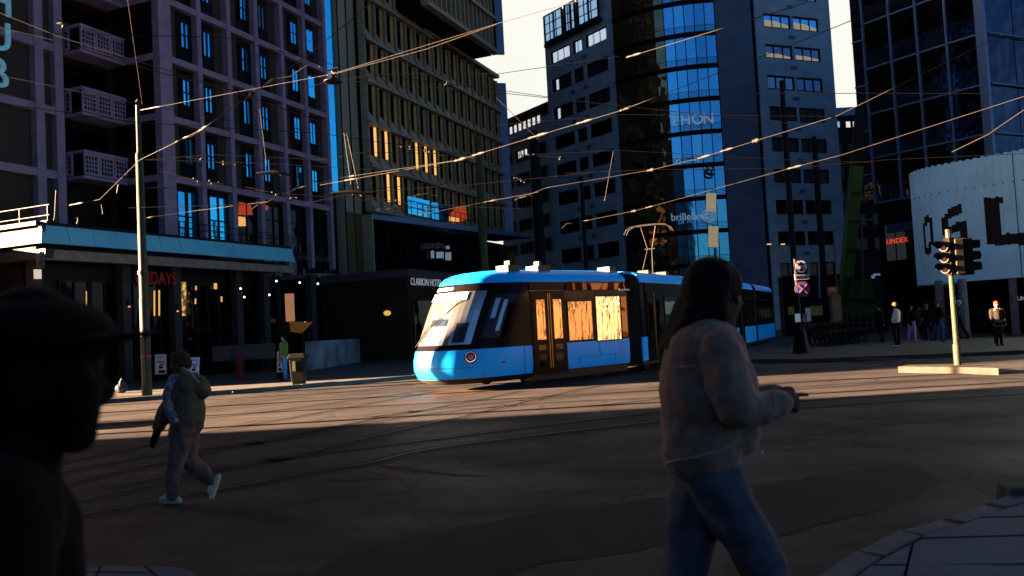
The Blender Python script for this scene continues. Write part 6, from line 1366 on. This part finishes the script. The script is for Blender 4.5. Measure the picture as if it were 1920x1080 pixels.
# ---------------- man in a cap, very close, profile to the right
YM=1.28; MMb=Vector((at(90,700,YM).x,YM,0)); mn=thing('person','dark silhouetted man in a flat cap and black coat, close profile facing right','person',MMb)
def m_(x,y,dy=0): return tuple(at(x,y,YM+dy)-MMb)
cloth('skin_m',(.012,.004,.003),var=.15); cloth('coat_black',(.004,.002,.002),bump=.1,sheen=0); cloth('cap_black',(.004,.002,.002),bump=.1,sheen=0); cloth('stubble',(.02,.008,.006))
blob('body',[('e',m_(60,690),(.102,.078,.125)),('e',m_(112,722),(.052,.06,.085)),('c',m_(140,662),.035,m_(155,690),.026),('c',m_(172,700),.011,m_(200,738),.014),('e',m_(194,744),(.014,.018,.011)),('e',m_(168,774),(.015,.024,.009)),('e',m_(166,788),(.014,.022,.010)),('e',m_(147,816),(.026,.032,.026)),('c',m_(140,812),.032,m_(70,780),.045),('e',m_(150,745,-.04),(.03,.03,.045)),
 ('e',m_(165,712,-.032),(.015,.013,.010)),('e',m_(165,712,.032),(.015,.013,.010)),('e',m_(35,730,-.080),(.022,.012,.036)),
 ('c',m_(55,790),.058,m_(25,900),.06),('c',m_(-15,985,-.15),.06,m_(-15,985,.15),.06),('c',m_(-20,1020),.10,m_(0,1350),.12),('c',m_(30,1350,-.07),.11,m_(30,1350,.07),.11),('c',m_(20,1750,-.09),.06,m_(30,1400,-.09),.09),('c',m_(60,2150,-.09),.04,m_(20,1750,-.09),.055),('c',m_(60,1750,.09),.06,m_(30,1400,.09),.09),('c',m_(0,2200,.09),.04,m_(60,1750,.09),.055),
 ('c',m_(-20,990,-.21),.045,m_(-20,1280,-.25),.045),('c',m_(-20,1280,-.25),.04,m_(80,1560,-.24),.03),('e',m_(85,1620,-.24),(.04,.02,.06)),('c',m_(88,1660,-.24),.010,m_(100,1720,-.24),.009),('c',m_(82,1660,-.25),.010,m_(88,1730,-.25),.009),('c',m_(75,1660,-.25),.010,m_(76,1725,-.25),.009),('c',m_(68,1655,-.24),.010,m_(66,1705,-.24),.009),('c',m_(105,1610,-.23),.012,m_(125,1660,-.23),.010)],'skin_m',mn,.0065,3)
blob('cap',[('e',m_(66,632),(.118,.098,.062)),('e',m_(45,660),(.108,.09,.075)),('c',m_(115,622),.035,m_(170,640),.022,((0,0,1),.5))],'cap_black',mn,.008,3)
blob('cap_brim',[('c',m_(165,640,-.03),.045,m_(245,628,-.0),.028,((0,0,1),.22)),('c',m_(165,640,.03),.045,m_(245,628,.0),.028,((0,0,1),.22)),('c',m_(150,641),.06,m_(235,630),.045,((0,0,1),.16))],'cap_black',mn,.005,2)
blob('hair',[('e',m_(18,725),(.085,.082,.075)),('c',m_(48,690,-.075),.016,m_(46,750,-.07),.014)],'dark_hair',mn,.009,2)
blob('coat',[('c',m_(22,880),.068,m_(-10,900),.08),('c',m_(-15,985,-.17),.09,m_(-15,985,.17),.09),('c',m_(-20,1010),.125,m_(-20,1350),.15),('c',m_(40,1350,-.05),.17,m_(45,1700,-.05),.17),('c',m_(40,1350,.05),.17,m_(45,1700,.05),.17),('c',m_(-20,985,-.20),.075,m_(-22,1280,-.25),.07),('c',m_(-22,1280,-.25),.075,m_(78,1550,-.25),.06),('c',m_(-20,985,.20),.075,m_(-22,1280,.25),.07),('c',m_(-22,1280,.25),.075,m_(78,1550,.25),.06)],'coat_black',mn,.014,3,disp=(.1,.02))
blob('trousers',[('c',m_(30,1650,-.09),.11,m_(20,1760,-.09),.09),('c',m_(20,1760,-.09),.09,m_(60,2160,-.09),.07),('c',m_(30,1650,.09),.11,m_(60,1760,.09),.09),('c',m_(60,1760,.09),.09,m_(0,2180,.09),.07)],'black_cloth',mn,.018,2)
blob('shoes',[('c',m_(60,2600 if False else 2190,-.09),.05,m_(200,2220,-.09),.04),('c',m_(0,2210,.09),.05,m_(140,2235,.09),.04)],'black_cloth',mn,.018,2)
# ================================================================== CITY AND ADDED SHADE BLOCKS OUTSIDE THE FRAME (they cast the shadows and show in the glass)
def block(name,label,x0,x1,y0,y1,h,m,face):
    t=thing(name,label,'building',((x0+x1)/2,(y0+y1)/2,0)); fr=Fr((0,0,0),90)
    q=MB(); q.box(fr,x0,x1,-y1,-y0,0,h); q.build('wall',m,t)
    F_=Fr((x1+.02,y0,0),0) if face=='E' else None
    if face=='E': L_=y1-y0; mk=lambda a,d,z: Vector((x1+d,y0+a,z))
    elif face=='W': L_=y1-y0; mk=lambda a,d,z: Vector((x0-d,y0+a,z))
    else: L_=x1-x0; mk=lambda a,d,z: Vector((x0+a,y1+d,z))
    q=MB(); g_=MB(); n=int(L_/2.6) if face=='W' else int(L_/3.2); P_=2.6 if face=='W' else 3.2
    for i in range(n):
        for k in range(int(h/3.4)-1 if face!='W' else 3):
            a=1+i*P_; z=(3.8+k*3.4) if face!='W' else 3.4+k*3.0; g_.quad(mk(a,.03,z),mk(a+1.5,.03,z),mk(a+1.5,.03,z+1.9),mk(a,.03,z+1.9))
            q.add([mk(a-.1,.06,z-.12),mk(a+1.6,.06,z-.12),mk(a+1.6,.06,z),mk(a-.1,.06,z)],[(0,1,2,3)])
    w_=g_.build('window_field','black_glass',t); w_['kind']='stuff'; q.build('sills','kerb',t); return t
block('city_block','tall brown city block left of the square, casting the long shadow',-58,-34,-60,13.9,34,'brick_brown','E')
block('city_block','yellow sunlit brick block right of the square facing the tram',45,60,6,42,13,'yellow_wall','W')
block('shade_block','unseen low brown block added left of the restaurant front to shade it',-33,-23.9,30.6,39.5,6.6,'brick_brown','E')  # added out of view to shade the restaurant front and pavement
block('city_block','dark building behind the viewer across the near pavement',-24,10,-50,-34,9,'brick_brown','N')
block('city_block','brown block added out of sight behind the gold reveal hotel for shade',-75,-31,84,135,58,'brick_brown','E')  # added out of sight to keep the sun off the far office
# poles and columns added left, outside the view, to throw shadow streaks over the road
for (x,y,r,h) in ((-14.5,16.6,.14,9),(-17.5,19.4,.11,8),(-16.8,22.3,.16,9.5),(-21,25.0,.10,8),(-19.5,27.2,.22,3.4),(-24,18.0,.9,3.0),(-27,24.0,.7,2.6)):
    q=MB(); q.tube([Vector((x,y,0)),Vector((x,y,h*.6)),Vector((x,y,h))],[r,r*.85,r*.7 if h>5 else r],14); o=q.build('shadow_pole' if h>5 else 'shadow_column','pole_olive')
    tag(o,('plain dark pole added outside the view on the left for its shadow' if h>5 else 'dark round column added outside the view on the left for its shadow'),'pole' if h>5 else 'shadow column','added shadow poles left of the view' if h>5 else 'added shadow columns left of the view')
# ================================================================== LIGHT, SKY, CAMERA
EL=math.radians(10.8); AZ=math.radians(-92.3)   # azimuth from +Y, negative = towards -X
sd=Vector((math.sin(AZ)*math.cos(EL),math.cos(AZ)*math.cos(EL),math.sin(EL)))
sl=bpy.data.lights.new('sun','SUN'); sl.energy=SUN_E; sl.color=(1,.665,.40); sl.angle=math.radians(.5); so=bpy.data.objects.new('sun',sl); COL.objects.link(so); so.rotation_euler=sd.to_track_quat('Z','Y').to_euler()
w_=bpy.data.worlds.new('World'); S.world=w_; w_.use_nodes=True; t=w_.node_tree; N=t.nodes; L=t.links
bgn=N['Background']; sky=N.new('ShaderNodeTexSky'); sky.sky_type='NISHITA'; sky.sun_disc=False; sky.sun_elevation=EL; sky.sun_rotation=AZ; sky.air_density=1.2; sky.dust_density=.6; sky.ozone_density=3.5
tc=N.new('ShaderNodeTexCoord'); vm=N.new('ShaderNodeVectorMath'); vm.operation='DOT_PRODUCT'; hz_=Vector((.16,.96,.22)).normalized(); vm.inputs[1].default_value=hz_; nrm=N.new('ShaderNodeVectorMath'); nrm.operation='NORMALIZE'
L.new(tc.outputs['Generated'],nrm.inputs[0]); L.new(nrm.outputs[0],vm.inputs[0])
mr=N.new('ShaderNodeMapRange'); mr.interpolation_type='SMOOTHSTEP'; mr.inputs['From Min'].default_value=math.cos(math.radians(44)); mr.inputs['From Max'].default_value=math.cos(math.radians(20)); L.new(vm.outputs['Value'],mr.inputs['Value'])
# the sky saturates to a deep blue away from the veil of bright haze over the far street
mx=N.new('ShaderNodeMix'); mx.data_type='RGBA'; mx.blend_type='MULTIPLY'; mx.inputs['Factor'].default_value=1; L.new(sky.outputs[0],mx.inputs['A']); mx.inputs['B'].default_value=(.55,.84,1.25,1)
sx_=N.new('ShaderNodeSeparateXYZ'); L.new(nrm.outputs[0],sx_.inputs[0]); mz=N.new('ShaderNodeMapRange'); mz.inputs['From Min'].default_value=.42; mz.inputs['From Max'].default_value=.85; mz.inputs['To Min'].default_value=1.9; mz.inputs['To Max'].default_value=.42; L.new(sx_.outputs['Z'],mz.inputs['Value'])
sc_=N.new('ShaderNodeVectorMath'); sc_.operation='SCALE'; L.new(mx.outputs['Result'],sc_.inputs[0]); L.new(mz.outputs[0],sc_.inputs['Scale'])
# bright whitish aureole around the low sun
vs_=N.new('ShaderNodeVectorMath'); vs_.operation='DOT_PRODUCT'; vs_.inputs[1].default_value=sd; L.new(nrm.outputs[0],vs_.inputs[0]); ms=N.new('ShaderNodeMapRange'); ms.interpolation_type='SMOOTHSTEP'; ms.inputs['From Min'].default_value=math.cos(math.radians(33)); ms.inputs['From Max'].default_value=math.cos(math.radians(10)); L.new(vs_.outputs['Value'],ms.inputs['Value'])
m1=N.new('ShaderNodeMix'); m1.data_type='RGBA'; L.new(ms.outputs[0],m1.inputs['Factor']); L.new(sc_.outputs[0],m1.inputs['A']); m1.inputs['B'].default_value=(2.0/SKY_E,1.9/SKY_E,1.6/SKY_E,1)
m2=N.new('ShaderNodeMix'); m2.data_type='RGBA'; L.new(mr.outputs[0],m2.inputs['Factor']); L.new(m1.outputs['Result'],m2.inputs['A'])
nz=N.new('ShaderNodeTexNoise'); nz.inputs['Scale'].default_value=3; L.new(nrm.outputs[0],nz.inputs['Vector']); rp=N.new('ShaderNodeValToRGB'); k=HAZE/SKY_E; rp.color_ramp.elements[0].color=(.94*k,.95*k,.86*k,1); rp.color_ramp.elements[1].color=(1.0*k,.985*k,.90*k,1); L.new(nz.outputs['Fac'],rp.inputs['Fac']); L.new(rp.outputs['Color'],m2.inputs['B'])
L.new(m2.outputs['Result'],bgn.inputs['Color']); bgn.inputs['Strength'].default_value=SKY_E
cd=bpy.data.cameras.new('camera'); co=bpy.data.objects.new('camera',cd); COL.objects.link(co); cd.lens=30; cd.sensor_width=36; cd.clip_start=.05; cd.clip_end=2000; cd.dof.use_dof=True; cd.dof.focus_distance=22; cd.dof.aperture_fstop=3.2
mw=Matrix((( CR.x,CU.x,-FW.x,CAM.x),(CR.y,CU.y,-FW.y,CAM.y),(CR.z,CU.z,-FW.z,CAM.z),(0,0,0,1))); co.matrix_world=mw; S.camera=co
S.view_settings.view_transform='Standard'; S.view_settings.look='None'; S.view_settings.exposure=0; S.view_settings.gamma=1
S.cycles.max_bounces=6; S.cycles.diffuse_bounces=3; S.cycles.glossy_bounces=4
